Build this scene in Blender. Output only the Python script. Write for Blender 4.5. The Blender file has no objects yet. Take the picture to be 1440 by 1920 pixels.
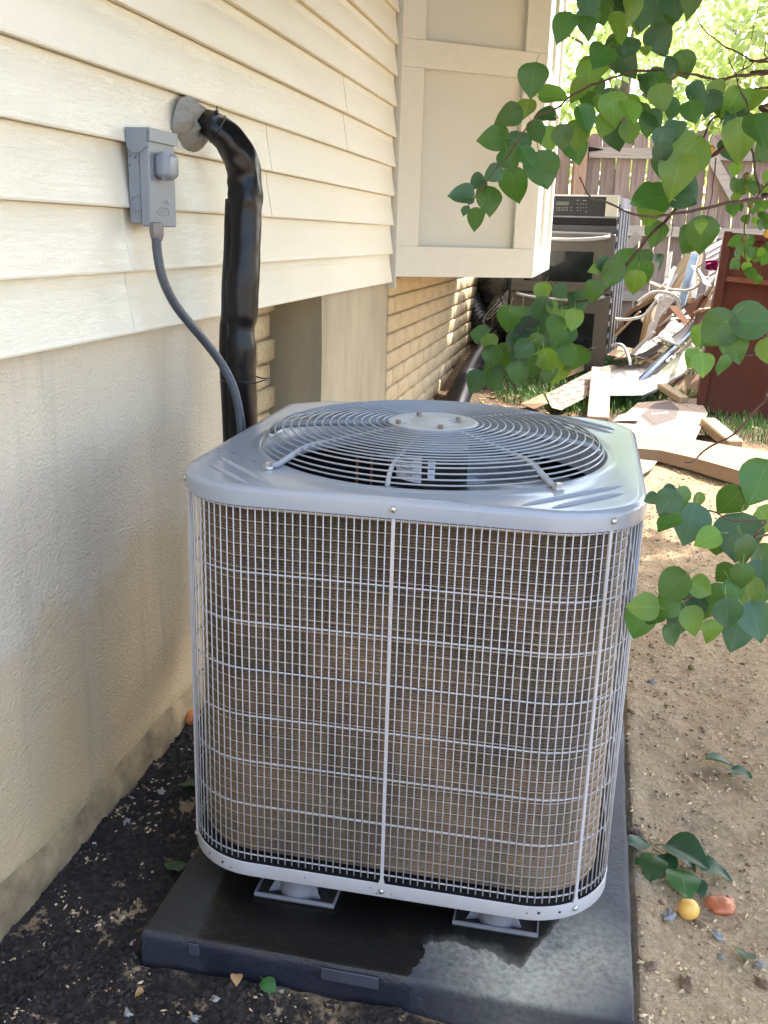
import bpy, bmesh, math, random
import numpy as np
from mathutils import Vector, Matrix, noise
random.seed(7); RNG = np.random.default_rng(7)
S = bpy.context.scene
PI = math.pi
# ------------------------------------------------------------------ camera
CAM = Vector((0.9635, -1.4376, 1.2634)); YAW, PITCH, ROLL, FPX = 0.2075, -0.2791, -0.0296, 1822.6
cr, sr = math.cos(ROLL), math.sin(ROLL)
RM = Matrix.Rotation(YAW, 3, 'Z') @ Matrix.Rotation(PITCH, 3, 'X') @ Matrix(((cr, 0, sr), (0, 1, 0), (-sr, 0, cr)))
RIGHT, FWD, UP = RM.col[0].copy(), RM.col[1].copy(), RM.col[2].copy()
cam = bpy.data.cameras.new('camera'); cam_o = bpy.data.objects.new('camera', cam); S.collection.objects.link(cam_o)
cam.sensor_fit = 'VERTICAL'; cam.sensor_height = 24.0; cam.sensor_width = 18.0; cam.lens = FPX / 1920 * 24.0
cam.clip_start = 0.02; cam.clip_end = 600
m4 = Matrix.Identity(4)
for i in range(3):
    m4[i][0] = RIGHT[i]; m4[i][1] = UP[i]; m4[i][2] = -FWD[i]; m4[i][3] = CAM[i]
cam_o.matrix_world = m4
S.camera = cam_o
# ------------------------------------------------------------------ light
SUN_DIR = Vector((0.50, 0.62, 1.0)).normalized()
W = bpy.data.worlds.new('World'); S.world = W; W.use_nodes = True
nt = W.node_tree; bg = nt.nodes['Background']
sky = nt.nodes.new('ShaderNodeTexSky'); sky.sky_type = 'NISHITA'; sky.sun_disc = False
sky.sun_elevation = math.asin(SUN_DIR.z); sky.sun_rotation = math.atan2(SUN_DIR.x, SUN_DIR.y)
sky.air_density = 1.0; sky.dust_density = 3.0; sky.ozone_density = 1.0
nt.links.new(sky.outputs[0], bg.inputs[0]); bg.inputs[1].default_value = 0.15
sl = bpy.data.lights.new('sun', 'SUN'); sl.energy = 2.1; sl.angle = math.radians(0.53); sl.color = (1.0, 0.93, 0.82)
so = bpy.data.objects.new('sun', sl); S.collection.objects.link(so)
so.rotation_euler = (-SUN_DIR).to_track_quat('-Z', 'Y').to_euler()
S.view_settings.view_transform = 'Standard'; S.view_settings.look = 'None'
S.view_settings.exposure = 2.7; S.view_settings.gamma = 1.0; S.view_settings.use_curve_mapping = False

# ------------------------------------------------------------------ pixel of the photo -> point of the place
def ray(px, py): return RIGHT * ((px - 720) / FPX) + FWD - UP * ((py - 960) / FPX)
def atx(px, py, x): d = ray(px, py); return CAM + d * ((x - CAM.x) / d.x)
def aty(px, py, y): d = ray(px, py); return CAM + d * ((y - CAM.y) / d.y)
def atz(px, py, z): d = ray(px, py); return CAM + d * ((z - CAM.z) / d.z)
def att(px, py, t): return CAM + ray(px, py) * t
def topx(p):
    d = Vector(p) - CAM; f = d.dot(FWD)
    if f <= 0.01: return None
    return (720 + FPX * d.dot(RIGHT) / f, 960 - FPX * d.dot(UP) / f)
def GZ(x, y):
    t = y - 2.2
    if t <= -0.4: return 0.0
    if t < 0.4: return 0.1 * (t + 0.4) ** 2 / 1.6
    if t < 4.6: return 0.1 * t
    return 0.46 + 0.04 * (1 - math.exp(-(t - 4.6)))
def onground(px, py, up=0.0):
    d = ray(px, py); t = 0.5
    for _ in range(6000):
        t += 0.003; p = CAM + d * t
        if p.z < GZ(p.x, p.y) + up: return p
    return p

# ------------------------------------------------------------------ object helpers
def link(o): S.collection.objects.link(o); return o
def tag(o, label=None, cat=None, group=None, kind=None):
    if label: o['label'] = label
    if cat: o['category'] = cat
    if group: o['group'] = group
    if kind: o['kind'] = kind
    return o
def empty(name, loc=(0, 0, 0), rz=0.0, label=None, cat=None, group=None):
    o = bpy.data.objects.new(name, None); link(o); o.location = loc; o.rotation_euler = (0, 0, rz)
    o.empty_display_size = 0.05
    return tag(o, label, cat, group)
class MB:
    def __init__(s): s.v = []; s.f = []; s.m = []
    def add(s, vs, fs, mi=0):
        n = len(s.v); s.v += [tuple(v) for v in vs]; s.f += [tuple(i + n for i in f) for f in fs]; s.m += [mi] * len(fs)
    def box(s, a, b, mi=0, bev=0.0):
        x0, y0, z0 = a; x1, y1, z1 = b
        if bev > 0:
            e = bev
            vs = []
            for z, k in ((z0, e), (z0 + e, 0), (z1 - e, 0), (z1, e)):
                xa, xb, ya, yb = x0 + k, x1 - k, y0 + k, y1 - k
                vs += [(xa + e, ya, z), (xb - e, ya, z), (xb, ya + e, z), (xb, yb - e, z), (xb - e, yb, z), (xa + e, yb, z), (xa, yb - e, z), (xa, ya + e, z)]
            fs = [tuple(range(7, -1, -1)), tuple(range(24, 32))]
            for r in range(3):
                for i in range(8): fs.append((r * 8 + i, r * 8 + (i + 1) % 8, (r + 1) * 8 + (i + 1) % 8, (r + 1) * 8 + i))
            s.add(vs, fs, mi); return
        vs = [(x0, y0, z0), (x1, y0, z0), (x1, y1, z0), (x0, y1, z0), (x0, y0, z1), (x1, y0, z1), (x1, y1, z1), (x0, y1, z1)]
        s.add(vs, [(3, 2, 1, 0), (4, 5, 6, 7), (0, 1, 5, 4), (1, 2, 6, 5), (2, 3, 7, 6), (3, 0, 4, 7)], mi)
    def obox(s, c, ax, ay, az, mi=0):      # oriented box: centre, three half-axis vectors
        c, ax, ay, az = map(Vector, (c, ax, ay, az))
        vs = [c + ax * i + ay * j + az * k for k in (-1, 1) for j, i in ((-1, -1), (-1, 1), (1, 1), (1, -1))]
        s.add(vs, [(3, 2, 1, 0), (4, 5, 6, 7), (0, 1, 5, 4), (1, 2, 6, 5), (2, 3, 7, 6), (3, 0, 4, 7)], mi)
    def prism(s, poly, off, mi=0):         # polygon of 3-D points, extruded by a vector
        off = Vector(off); n = len(poly); vs = [Vector(p) for p in poly] + [Vector(p) + off for p in poly]
        s.add(vs, [tuple(range(n - 1, -1, -1)), tuple(range(n, 2 * n))] + [(i, (i + 1) % n, n + (i + 1) % n, n + i) for i in range(n)], mi)
    def tube(s, pts, rad, seg=8, mi=0, closed=False, cap=True, fn=None):
        pts = [Vector(p) for p in pts]; n = len(pts)
        if not hasattr(rad, '__len__'): rad = [rad] * n
        N = None; rings = []
        for i in range(n):
            if closed: t = pts[(i + 1) % n] - pts[i - 1]
            else: t = pts[min(i + 1, n - 1)] - pts[max(i - 1, 0)]
            t.normalize()
            if N is None: N = t.orthogonal().normalized() if abs(t.z) > 0.95 else t.cross(Vector((0, 0, 1))).normalized()
            N = (N - t * N.dot(t)).normalized(); B = t.cross(N)
            ring = []
            for k in range(seg):
                a = 2 * PI * k / seg; r = rad[i] * (fn(i, a) if fn else 1)
                ring.append(pts[i] + (N * math.cos(a) + B * math.sin(a)) * r)
            rings += ring
        fs = []
        for i in range(n if closed else n - 1):
            j = (i + 1) % n
            for k in range(seg):
                k2 = (k + 1) % seg; fs.append((i * seg + k, i * seg + k2, j * seg + k2, j * seg + k))
        if cap and not closed: fs += [tuple(range(seg - 1, -1, -1)), tuple((n - 1) * seg + k for k in range(seg))]
        s.add(rings, fs, mi)
    def lathe(s, prof, c=(0, 0, 0), seg=24, mi=0, cap=True):   # profile of (r, z)
        cx, cy, cz = c; vs = []; fs = []; n = len(prof)
        for r, z in prof:
            vs += [(cx + r * math.cos(2 * PI * k / seg), cy + r * math.sin(2 * PI * k / seg), cz + z) for k in range(seg)]
        for i in range(n - 1):
            for k in range(seg):
                k2 = (k + 1) % seg; fs.append((i * seg + k, i * seg + k2, (i + 1) * seg + k2, (i + 1) * seg + k))
        if cap: fs += [tuple(range(seg - 1, -1, -1)), tuple((n - 1) * seg + k for k in range(seg))]
        s.add(vs, fs, mi)
    def grid(s, P, mi=0):                  # 2-D list of points
        r, c = len(P), len(P[0]); vs = [p for row in P for p in row]
        s.add(vs, [(i * c + j, i * c + j + 1, (i + 1) * c + j + 1, (i + 1) * c + j) for i in range(r - 1) for j in range(c - 1)], mi)
    def mesh(s, name, mats, smooth=False, fix=True):
        me = bpy.data.meshes.new(name); me.from_pydata([tuple(v) for v in s.v], [], s.f)
        for m in (mats if isinstance(mats, (list, tuple)) else [mats]): me.materials.append(m)
        me.polygons.foreach_set('material_index', s.m)
        if fix:
            bm = bmesh.new(); bm.from_mesh(me); bmesh.ops.recalc_face_normals(bm, faces=bm.faces); bm.to_mesh(me); bm.free()
        if smooth:
            me.polygons.foreach_set('use_smooth', [True] * len(me.polygons))
            if smooth != 'all':
                try: me.set_sharp_from_angle(angle=math.radians(smooth if not isinstance(smooth, bool) else 35))
                except Exception: pass
        me.update(); return me
    def build(s, name, mats, parent=None, smooth=False, loc=(0, 0, 0), fix=True):
        o = bpy.data.objects.new(name, s.mesh(name, mats, smooth, fix)); link(o); o.location = loc
        if parent: o.parent = parent
        return o
def inst(name, me, parent=None, loc=(0, 0, 0), rot=(0, 0, 0), sc=(1, 1, 1)):
    o = bpy.data.objects.new(name, me); link(o); o.location = loc; o.rotation_euler = rot; o.scale = sc
    if parent: o.parent = parent
    return o
def rel(pts, o): return [Vector(p) - o for p in pts]

# ------------------------------------------------------------------ materials
class NB:
    def __init__(s, name):
        s.m = bpy.data.materials.new(name); s.m.use_nodes = True; s.t = s.m.node_tree; s.p = s.t.nodes['Principled BSDF']; s.out = s.t.nodes['Material Output']
        s.tc = s.t.nodes.new('ShaderNodeTexCoord'); s.geo = None
    def n(s, typ, **k):
        x = s.t.nodes.new(typ)
        for a, b in k.items():
            if a.startswith('i_'):
                key = a[2:]; key = int(key) if key.isdigit() else key.replace('_', ' ')
                if hasattr(b, 'is_linked') or isinstance(b, bpy.types.NodeSocket): s.t.links.new(b, x.inputs[key])
                else: x.inputs[key].default_value = b
            else: setattr(x, a, b)
        return x
    def l(s, a, b): s.t.links.new(a, b)
    def co(s, scale=(1, 1, 1), world=False, rot=(0, 0, 0)):
        src = s.n('ShaderNodeNewGeometry').outputs['Position'] if world else s.tc.outputs['Object']
        return s.n('ShaderNodeMapping', i_Vector=src, i_Scale=scale, i_Rotation=rot).outputs[0]
    def noise(s, vec, scale, detail=4, rough=0.6, dist=0.0): return s.n('ShaderNodeTexNoise', i_Vector=vec, i_Scale=scale, i_Detail=detail, i_Roughness=rough, i_Distortion=dist).outputs[0]
    def ramp(s, fac, stops, interp='LINEAR'):
        r = s.n('ShaderNodeValToRGB', i_Fac=fac); e = r.color_ramp.elements; r.color_ramp.interpolation = interp
        while len(e) < len(stops): e.new(0.5)
        for x, (p, c) in zip(e, stops): x.position = p; x.color = (*c, 1) if len(c) == 3 else c
        return r.outputs[0]
    def mix(s, fac, a, b, mode='MIX'):
        x = s.n('ShaderNodeMix', data_type='RGBA', blend_type=mode)
        for i, v in ((0, fac), (6, a), (7, b)):
            if isinstance(v, bpy.types.NodeSocket): s.l(v, x.inputs[i])
            else: x.inputs[i].default_value = (*v, 1) if isinstance(v, tuple) and len(v) == 3 else v
        return x.outputs[2]
    def math(s, op, a, b=0.0, clamp=False):
        x = s.n('ShaderNodeMath', operation=op, use_clamp=clamp)
        for i, v in ((0, a), (1, b)):
            if isinstance(v, bpy.types.NodeSocket): s.l(v, x.inputs[i])
            else: x.inputs[i].default_value = v
        return x.outputs[0]
    def bump(s, h, strength=0.3, dist=0.01, prev=None):
        b = s.n('ShaderNodeBump', i_Height=h, i_Strength=strength, i_Distance=dist)
        if prev is not None: s.l(prev, b.inputs['Normal'])
        return b.outputs[0]
    def fin(s, col=None, rough=None, nrm=None, metal=None, **k):
        P = s.p
        for key, v in (('Base Color', col), ('Roughness', rough), ('Normal', nrm), ('Metallic', metal)):
            if v is None: continue
            if isinstance(v, bpy.types.NodeSocket): s.l(v, P.inputs[key])
            else: P.inputs[key].default_value = (*v, 1) if isinstance(v, tuple) else v
        for key, v in k.items(): P.inputs[key.replace('_', ' ')].default_value = v
        return s.m
def simple(name, c, rough=0.5, metal=0.0, var=0.12, scale=20, bump=0.0, bscale=200, stretch=(1, 1, 1), **k):
    b = NB(name); v = b.co(stretch); n = b.noise(v, scale)
    lo = tuple(x * (1 - var) for x in c); hi = tuple(min(1, x * (1 + var)) for x in c)
    col = b.ramp(n, [(0.3, lo), (0.7, hi)]); nr = None
    if bump: nr = b.bump(b.noise(v, bscale, 3), bump, 0.002)
    r = b.math('ADD', b.math('MULTIPLY', n, 0.16), rough - 0.08)
    return b.fin(col, r, nr, metal, **k)

# cream vinyl with embossed wood grain
def m_siding():
    b = NB('cream_vinyl'); v = b.co((1, 1, 1), world=True)
    d = b.noise(v, 7, 2)
    vv = b.n('ShaderNodeMapping', i_Vector=v, i_Scale=(1, 9, 70)).outputs[0]
    n1 = b.noise(vv, 1.6, 3, 0.55, 1.6)
    w = b.math('ABSOLUTE', b.math('SUBTRACT', b.math('FRACT', b.math('MULTIPLY', n1, 7.0)), 0.5))
    g = b.math('POWER', b.math('MULTIPLY', w, 2.0), 3.0)
    fine = b.noise(b.n('ShaderNodeMapping', i_Vector=v, i_Scale=(1, 20, 160)).outputs[0], 2.2, 2)
    h = b.math('ADD', b.math('MULTIPLY', g, -0.6), b.math('MULTIPLY', fine, 0.5))
    nr = b.bump(h, 0.42, 0.0011)
    st = b.noise(b.n('ShaderNodeMapping', i_Vector=v, i_Scale=(1, 1.2, 5)).outputs[0], 2.0, 3)
    col = b.mix(b.ramp(st, [(0.35, (0, 0, 0)), (0.75, (1, 1, 1))]), (0.73, 0.70, 0.575), (0.69, 0.66, 0.53))
    col = b.mix(b.math('MULTIPLY', g, 0.05), col, (0.42, 0.37, 0.27))
    return b.fin(col, 0.42, nr)
def m_concrete():
    b = NB('stained_parged_concrete'); v = b.co(world=True)
    sep = b.n('ShaderNodeSeparateXYZ', i_Vector=v)
    fine = b.noise(b.n('ShaderNodeMapping', i_Vector=v, i_Scale=(1, 1, 1.3)).outputs[0], 130, 3, 0.6)
    mid = b.noise(v, 22, 4, 0.6, 0.6)
    big = b.noise(b.n('ShaderNodeMapping', i_Vector=v, i_Scale=(1, 1.5, 0.55), i_Location=(3, 1, 2)).outputs[0], 2.3, 5, 0.62, 0.8)
    strk = b.noise(b.n('ShaderNodeMapping', i_Vector=v, i_Scale=(1, 9, 0.7)).outputs[0], 2.0, 4, 0.6)
    zz = b.math('ADD', b.math('MULTIPLY', sep.outputs[2], 1.0), b.math('ADD', b.math('MULTIPLY', big, 0.5), 0.2))
    tan = b.ramp(zz, [(0.62, (0.62, 0.44, 0.225)), (0.95, (0.60, 0.48, 0.31)), (1.28, (0.65, 0.57, 0.44))])
    col = b.mix(b.ramp(big, [(0.42, (0, 0, 0)), (0.8, (0.34, 0.34, 0.34))]), tan, (0.37, 0.345, 0.29))
    col = b.mix(b.ramp(strk, [(0.55, (0, 0, 0)), (0.8, (0.28, 0.28, 0.28))]), col, (0.20, 0.19, 0.165))
    col = b.mix(b.math('MULTIPLY', fine, 0.25), col, (0.6, 0.56, 0.47))
    # damp, mossy soil line near the ground
    low = b.ramp(b.math('ADD', sep.outputs[2], b.math('MULTIPLY', mid, 0.10)), [(0.07, (1, 1, 1)), (0.15, (0, 0, 0))])
    col = b.mix(b.math('MULTIPLY', low, 0.6), col, (0.13, 0.115, 0.06))
    tw = b.noise(b.n('ShaderNodeMapping', i_Vector=v, i_Scale=(1, 3, 14), i_Rotation=(0.5, 0, 0)).outputs[0], 2.2, 4, 0.7, 1.2)
    scr = b.ramp(tw, [(0.66, (0, 0, 0)), (0.70, (1, 1, 1))])
    col = b.mix(b.math('MULTIPLY', scr, 0.35), col, (0.68, 0.60, 0.45))
    sp = b.ramp(b.noise(v, 55, 2), [(0.74, (0, 0, 0)), (0.78, (1, 1, 1))]); col = b.mix(b.math('MULTIPLY', sp, 0.55), col, (0.20, 0.14, 0.08))
    nr = b.bump(mid, 0.4, 0.008); nr = b.bump(tw, 0.5, 0.006, nr); nr = b.bump(fine, 0.9, 0.006, nr)
    return b.fin(col, 0.92, nr)
def m_brick():
    b = NB('cream_painted_brick'); v = b.co(world=True); n = b.noise(v, 60, 5, 0.7); n2 = b.noise(v, 5, 3)
    col = b.mix(n2, (0.60, 0.485, 0.31), (0.52, 0.41, 0.245)); col = b.mix(b.ramp(n, [(0.5, (0, 0, 0)), (0.75, (0.7, 0.7, 0.7))]), col, (0.22, 0.15, 0.08))
    return b.fin(col, 0.85, b.bump(n, 0.9, 0.008))
def m_ground():
    b = NB('sandy_soil_and_dark_mulch'); v = b.co(world=True); sep = b.n('ShaderNodeSeparateXYZ', i_Vector=v)
    X, Y = sep.outputs[0], sep.outputs[1]
    n = b.noise(v, 6, 6, 0.65); f = b.noise(v, 70, 5, 0.7); f2 = b.noise(v, 220, 3, 0.6); big = b.noise(v, 1.7, 3)
    sand = b.mix(b.ramp(f, [(0.38, (0, 0, 0)), (0.66, (1, 1, 1))]), (0.43, 0.30, 0.17), (0.66, 0.50, 0.31))
    sand = b.mix(b.ramp(big, [(0.4, (0, 0, 0)), (0.7, (0.6, 0.6, 0.6))]), sand, (0.42, 0.26, 0.14))
    sand = b.mix(b.ramp(f2, [(0.6, (0, 0, 0)), (0.72, (0.6, 0.6, 0.6))]), sand, (0.62, 0.52, 0.37))
    dark = b.mix(b.ramp(f, [(0.42, (0, 0, 0)), (0.7, (1, 1, 1))]), (0.014, 0.010, 0.008), (0.062, 0.046, 0.035))
    wob = b.math('MULTIPLY', b.math('SUBTRACT', n, 0.5), 0.5)
    m1 = b.ramp(b.math('ADD', b.math('MULTIPLY', X, 1.0), wob), [(0.30, (1, 1, 1)), (0.40, (0, 0, 0))])      # beside the wall
    m2a = b.ramp(b.math('ADD', b.math('ADD', b.math('MULTIPLY', Y, -1.0), -0.0), wob), [(0.06, (0, 0, 0)), (0.14, (1, 1, 1))])
    m2b = b.ramp(b.math('ADD', b.math('MULTIPLY', X, 0.5), b.math('MULTIPLY', wob, 0.5)), [(0.52, (1, 1, 1)), (0.575, (0, 0, 0))])
    m = b.math('MAXIMUM', m1, b.math('MULTIPLY', m2a, m2b))
    patch = b.ramp(b.noise(v, 9, 5, 0.7, 0.5), [(0.565, (0, 0, 0)), (0.61, (1, 1, 1))])
    m = b.math('MULTIPLY', m, b.math('SUBTRACT', 1.0, b.math('MULTIPLY', patch, 0.75)))
    col = b.mix(m, sand, dark)
    far = b.ramp(b.math('MULTIPLY', Y, 0.1), [(0.36, (0, 0, 0)), (0.44, (1, 1, 1))])
    leafy = b.mix(b.ramp(f, [(0.4, (0, 0, 0)), (0.6, (1, 1, 1))]), (0.06, 0.035, 0.02), (0.20, 0.14, 0.08))
    col = b.mix(far, col, leafy)
    nr = b.bump(n, 0.4, 0.03); nr = b.bump(f, 1.0, 0.018, nr); nr = b.bump(f2, 0.8, 0.006, nr)
    return b.fin(col, 0.95, nr)
def m_pad():
    b = NB('black_composite_pad'); v = b.co(world=True); sep = b.n('ShaderNodeSeparateXYZ', i_Vector=v)
    X, Y = sep.outputs[0], sep.outputs[1]
    n = b.noise(v, 9, 5, 0.65, 0.4); f = b.noise(v, 90, 4, 0.7); big = b.noise(v, 3.2, 4)
    # distance from the wet patch under the unit
    over = b.math('MULTIPLY', b.math('MAXIMUM', b.math('SUBTRACT', X, 0.93), 0.0), 2.2)
    thr = b.math('SUBTRACT', b.math('SUBTRACT', over, 0.03), b.math('MULTIPLY', b.math('LESS_THAN', b.math('ADD', X, b.math('MULTIPLY', b.math('SUBTRACT', n, 0.5), 0.1)), 0.76), 0.6))
    wob = b.math('MULTIPLY', b.math('SUBTRACT', n, 0.5), 0.12)
    d1 = b.math('ADD', b.math('SUBTRACT', Y, thr), wob)
    d2 = b.math('ADD', b.math('SUBTRACT', 1.06, X), wob)
    d3 = b.math('ADD', b.math('SUBTRACT', X, b.math('SUBTRACT', 0.37, b.math('MULTIPLY', Y, 0.1))), wob)
    d = b.math('MINIMUM', d1, d2)
    wet = b.ramp(d, [(-0.0, (0, 0, 0)), (0.004, (0.7, 0.7, 0.7)), (0.03, (1, 1, 1))])
    deep = b.ramp(b.math('MINIMUM', d, d3), [(0.0, (0, 0, 0)), (0.006, (1, 1, 1))])
    dry = b.mix(b.ramp(n, [(0.35, (0, 0, 0)), (0.7, (1, 1, 1))]), (0.030, 0.031, 0.040), (0.056, 0.058, 0.070))
    dustm = b.math('MULTIPLY', b.ramp(b.math('ADD', b.math('ABSOLUTE', b.math('SUBTRACT', X, 0.93)), b.math('ABSOLUTE', b.math('MULTIPLY', b.math('SUBTRACT', Y, 0.02), 0.8))), [(0.10, (1, 1, 1)), (0.27, (0, 0, 0))]), b.ramp(b.math('ADD', b.math('MULTIPLY', big, 0.8), b.math('MULTIPLY', f, 0.75)), [(0.60, (0.15, 0.15, 0.15)), (0.92, (1, 1, 1))]))
    sw = b.ramp(b.noise(v, 34, 5, 0.75, 1.0), [(0.58, (0, 0, 0)), (0.72, (0.5, 0.5, 0.5))]); dry = b.mix(sw, dry, (0.15, 0.15, 0.16))
    dry = b.mix(dustm, dry, (0.36, 0.34, 0.27))
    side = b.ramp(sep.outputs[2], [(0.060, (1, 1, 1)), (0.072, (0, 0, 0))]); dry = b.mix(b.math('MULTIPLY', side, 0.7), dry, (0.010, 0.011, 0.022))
    wetc = b.mix(b.ramp(n, [(0.52, (0, 0, 0)), (0.72, (1, 1, 1))]), (0.004, 0.0035, 0.003), (0.020, 0.016, 0.008))
    wetc = b.mix(deep, (0.022, 0.021, 0.019), wetc)
    top = b.ramp(sep.outputs[2], [(0.068, (0, 0, 0)), (0.072, (1, 1, 1))])
    wet = b.math('MULTIPLY', wet, top)
    col = b.mix(wet, dry, wetc)
    r = b.math('SUBTRACT', b.math('ADD', 0.62, b.math('MULTIPLY', dustm, 0.3)), b.math('MULTIPLY', deep, 0.3))
    nr = b.bump(b.noise(b.n('ShaderNodeMapping', i_Vector=v, i_Scale=(1, 3, 1)).outputs[0], 22, 4), 0.16, 0.003); nr = b.bump(f, 0.6, 0.003, nr)
    return b.fin(col, r, nr)
def m_leaf(name, c1, c2, tr, ts=0.34):
    b = NB(name); v = b.co(); n = b.noise(v, 30, 3)
    sep = b.n('ShaderNodeSeparateXYZ', i_Vector=v)
    oi = b.n('ShaderNodeObjectInfo')
    col = b.mix(n, c1, c2)
    ax = b.math('ABSOLUTE', sep.outputs[0])
    rib = b.ramp(ax, [(0.004, (1, 1, 1)), (0.016, (0, 0, 0))])
    vein = b.math('ABSOLUTE', b.math('SUBTRACT', b.math('FRACT', b.math('MULTIPLY', b.math('SUBTRACT', sep.outputs[1], b.math('MULTIPLY', ax, -0.9)), 6.5)), 0.5))
    vm = b.ramp(vein, [(0.0, (1, 1, 1)), (0.07, (0, 0, 0))])
    m = b.math('MAXIMUM', rib, b.math('MULTIPLY', vm, 0.5))
    col = b.mix(b.math('MULTIPLY', m, 0.5), col, tuple(min(1, x * 1.9 + 0.02) for x in c2))
    hs = b.n('ShaderNodeHueSaturation', i_Color=col, i_Value=b.math('ADD', 0.78, b.math('MULTIPLY', oi.outputs['Random'], 0.45)), i_Hue=b.math('ADD', 0.485, b.math('MULTIPLY', oi.outputs['Random'], 0.03)))
    col = hs.outputs[0]
    P = b.p; b.fin(col, 0.42, b.bump(b.math('MULTIPLY', m, -1.0), 0.25, 0.01))
    t = b.n('ShaderNodeBsdfTranslucent', i_Color=b.mix(0.6, col, tr))
    mx = b.n('ShaderNodeMixShader'); mx.inputs[0].default_value = ts
    b.l(P.outputs[0], mx.inputs[1]); b.l(t.outputs[0], mx.inputs[2]); b.l(mx.outputs[0], b.out.inputs[0])
    return b.m
def m_wood(name, c1, c2, axis='Z', rough=0.8, scale=1.0):
    b = NB(name); st = {'Z': (30, 30, 2.2), 'X': (2.2, 30, 30), 'Y': (30, 2.2, 30)}[axis]
    v = b.co(tuple(x * scale for x in st)); n = b.noise(v, 1.3, 4, 0.6, 0.8); oi = b.n('ShaderNodeObjectInfo')
    big = b.noise(b.co(), 3, 3)
    col = b.mix(b.ramp(n, [(0.3, (0, 0, 0)), (0.7, (1, 1, 1))]), c1, c2)
    hs = b.n('ShaderNodeHueSaturation', i_Color=col, i_Value=b.math('ADD', 0.72, b.math('MULTIPLY', oi.outputs['Random'], 0.5)), i_Saturation=b.math('ADD', 0.8, b.math('MULTIPLY', big, 0.4)))
    return b.fin(hs.outputs[0], rough, b.bump(n, 0.4, 0.003))
M = {}
M['siding'] = m_siding(); M['concrete'] = m_concrete(); M['brick'] = m_brick(); M['ground'] = m_ground(); M['pad'] = m_pad()
M['pier'] = simple('weathered_grey_tan_concrete', (0.36, 0.31, 0.215), 0.95, var=0.22, scale=5, bump=0.8, bscale=90, stretch=(1, 1, 0.3))
M['toe'] = simple('mossy_parging', (0.27, 0.195, 0.105), 0.95, var=0.45, scale=14, bump=0.9, bscale=90)
M['mortar'] = simple('cream_mortar', (0.40, 0.31, 0.19), 0.95, bump=0.5)
M['trim'] = simple('cream_trim_paint', (0.70, 0.69, 0.61), 0.45, var=0.03, bump=0.05)
M['bay_panel'] = simple('cream_panel_board', (0.65, 0.65, 0.585), 0.55, var=0.04, scale=3)
M['channel'] = simple('taupe_channel', (0.20, 0.155, 0.125), 0.6)  # roof brown; on the siding channel it holds painted gap shadow
M['wall_core'] = simple('house_wrap', (0.5, 0.47, 0.4), 0.8)
M['grey_metal'] = simple('grey_enamel', (0.265, 0.295, 0.34), 0.30, var=0.04, scale=6, bump=0.03, bscale=60, Coat_Weight=0.5, Coat_Roughness=0.12)
M['wire'] = simple('grey_coated_wire', (0.46, 0.445, 0.45), 0.36, var=0.05)
M['guard'] = simple('darker_grey_guard_wire', (0.27, 0.285, 0.31), 0.34, var=0.05)
M['galv'] = simple('galvanised_steel', (0.55, 0.57, 0.60), 0.32, metal=0.85, var=0.18, scale=14)
M['galv_dull'] = simple('dull_galvanised_steel', (0.26, 0.27, 0.30), 0.38, metal=0.7, var=0.25, scale=10)
M['hub'] = simple('pale_grey_hub_paint', (0.42, 0.44, 0.44), 0.5, var=0.06)
M['bolt'] = simple('zinc_bolt', (0.55, 0.54, 0.52), 0.35, metal=0.9)
M['bolt_dull'] = simple('weathered_bolt', (0.20, 0.16, 0.13), 0.55, metal=0.5)
M['box_grey'] = simple('disconnect_grey_paint', (0.185, 0.21, 0.235), 0.38, var=0.05, scale=8, bump=0.04)
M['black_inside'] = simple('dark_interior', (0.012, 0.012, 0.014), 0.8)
M['black_motor'] = simple('black_motor_shell', (0.008, 0.008, 0.009), 0.45)
M['copper'] = simple('copper_tube', (0.22, 0.08, 0.035), 0.35, metal=0.9)
M['label'] = simple('paper_label', (0.72, 0.74, 0.82), 0.5, var=0.02)
M['print'] = simple('label_print', (0.05, 0.05, 0.08), 0.6)
M['foot'] = simple('grey_plastic_foot', (0.19, 0.19, 0.215), 0.45)
M['pan_dirt'] = simple('dirty_foot_tray', (0.035, 0.030, 0.026), 0.7, var=0.4)  # tray floor of the feet, darker than their grey rims
M['hole'] = simple('punched_hole', (0.01, 0.01, 0.01), 0.9)
M['conduit'] = simple('grey_liquidtight_conduit', (0.055, 0.062, 0.075), 0.42)
M['fitting'] = simple('grey_fitting', (0.17, 0.16, 0.16), 0.45, metal=0.3)
M['tie'] = simple('black_zip_tie', (0.01, 0.01, 0.011), 0.4)
M['putty'] = simple('grey_duct_putty', (0.21, 0.20, 0.17), 0.6, var=0.15, scale=30, bump=0.35, bscale=60)
def m_sleeve():
    b = NB('black_glossy_sleeve'); v = b.co(); n = b.noise(b.n('ShaderNodeMapping', i_Vector=v, i_Scale=(1, 1, 0.35)).outputs[0], 16, 3, 0.5, 0.5)
    return b.fin((0.0055, 0.0045, 0.0055), 0.31, b.bump(n, 0.18, 0.006), Specular_IOR_Level=0.32)
M['sleeve'] = m_sleeve()
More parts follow.
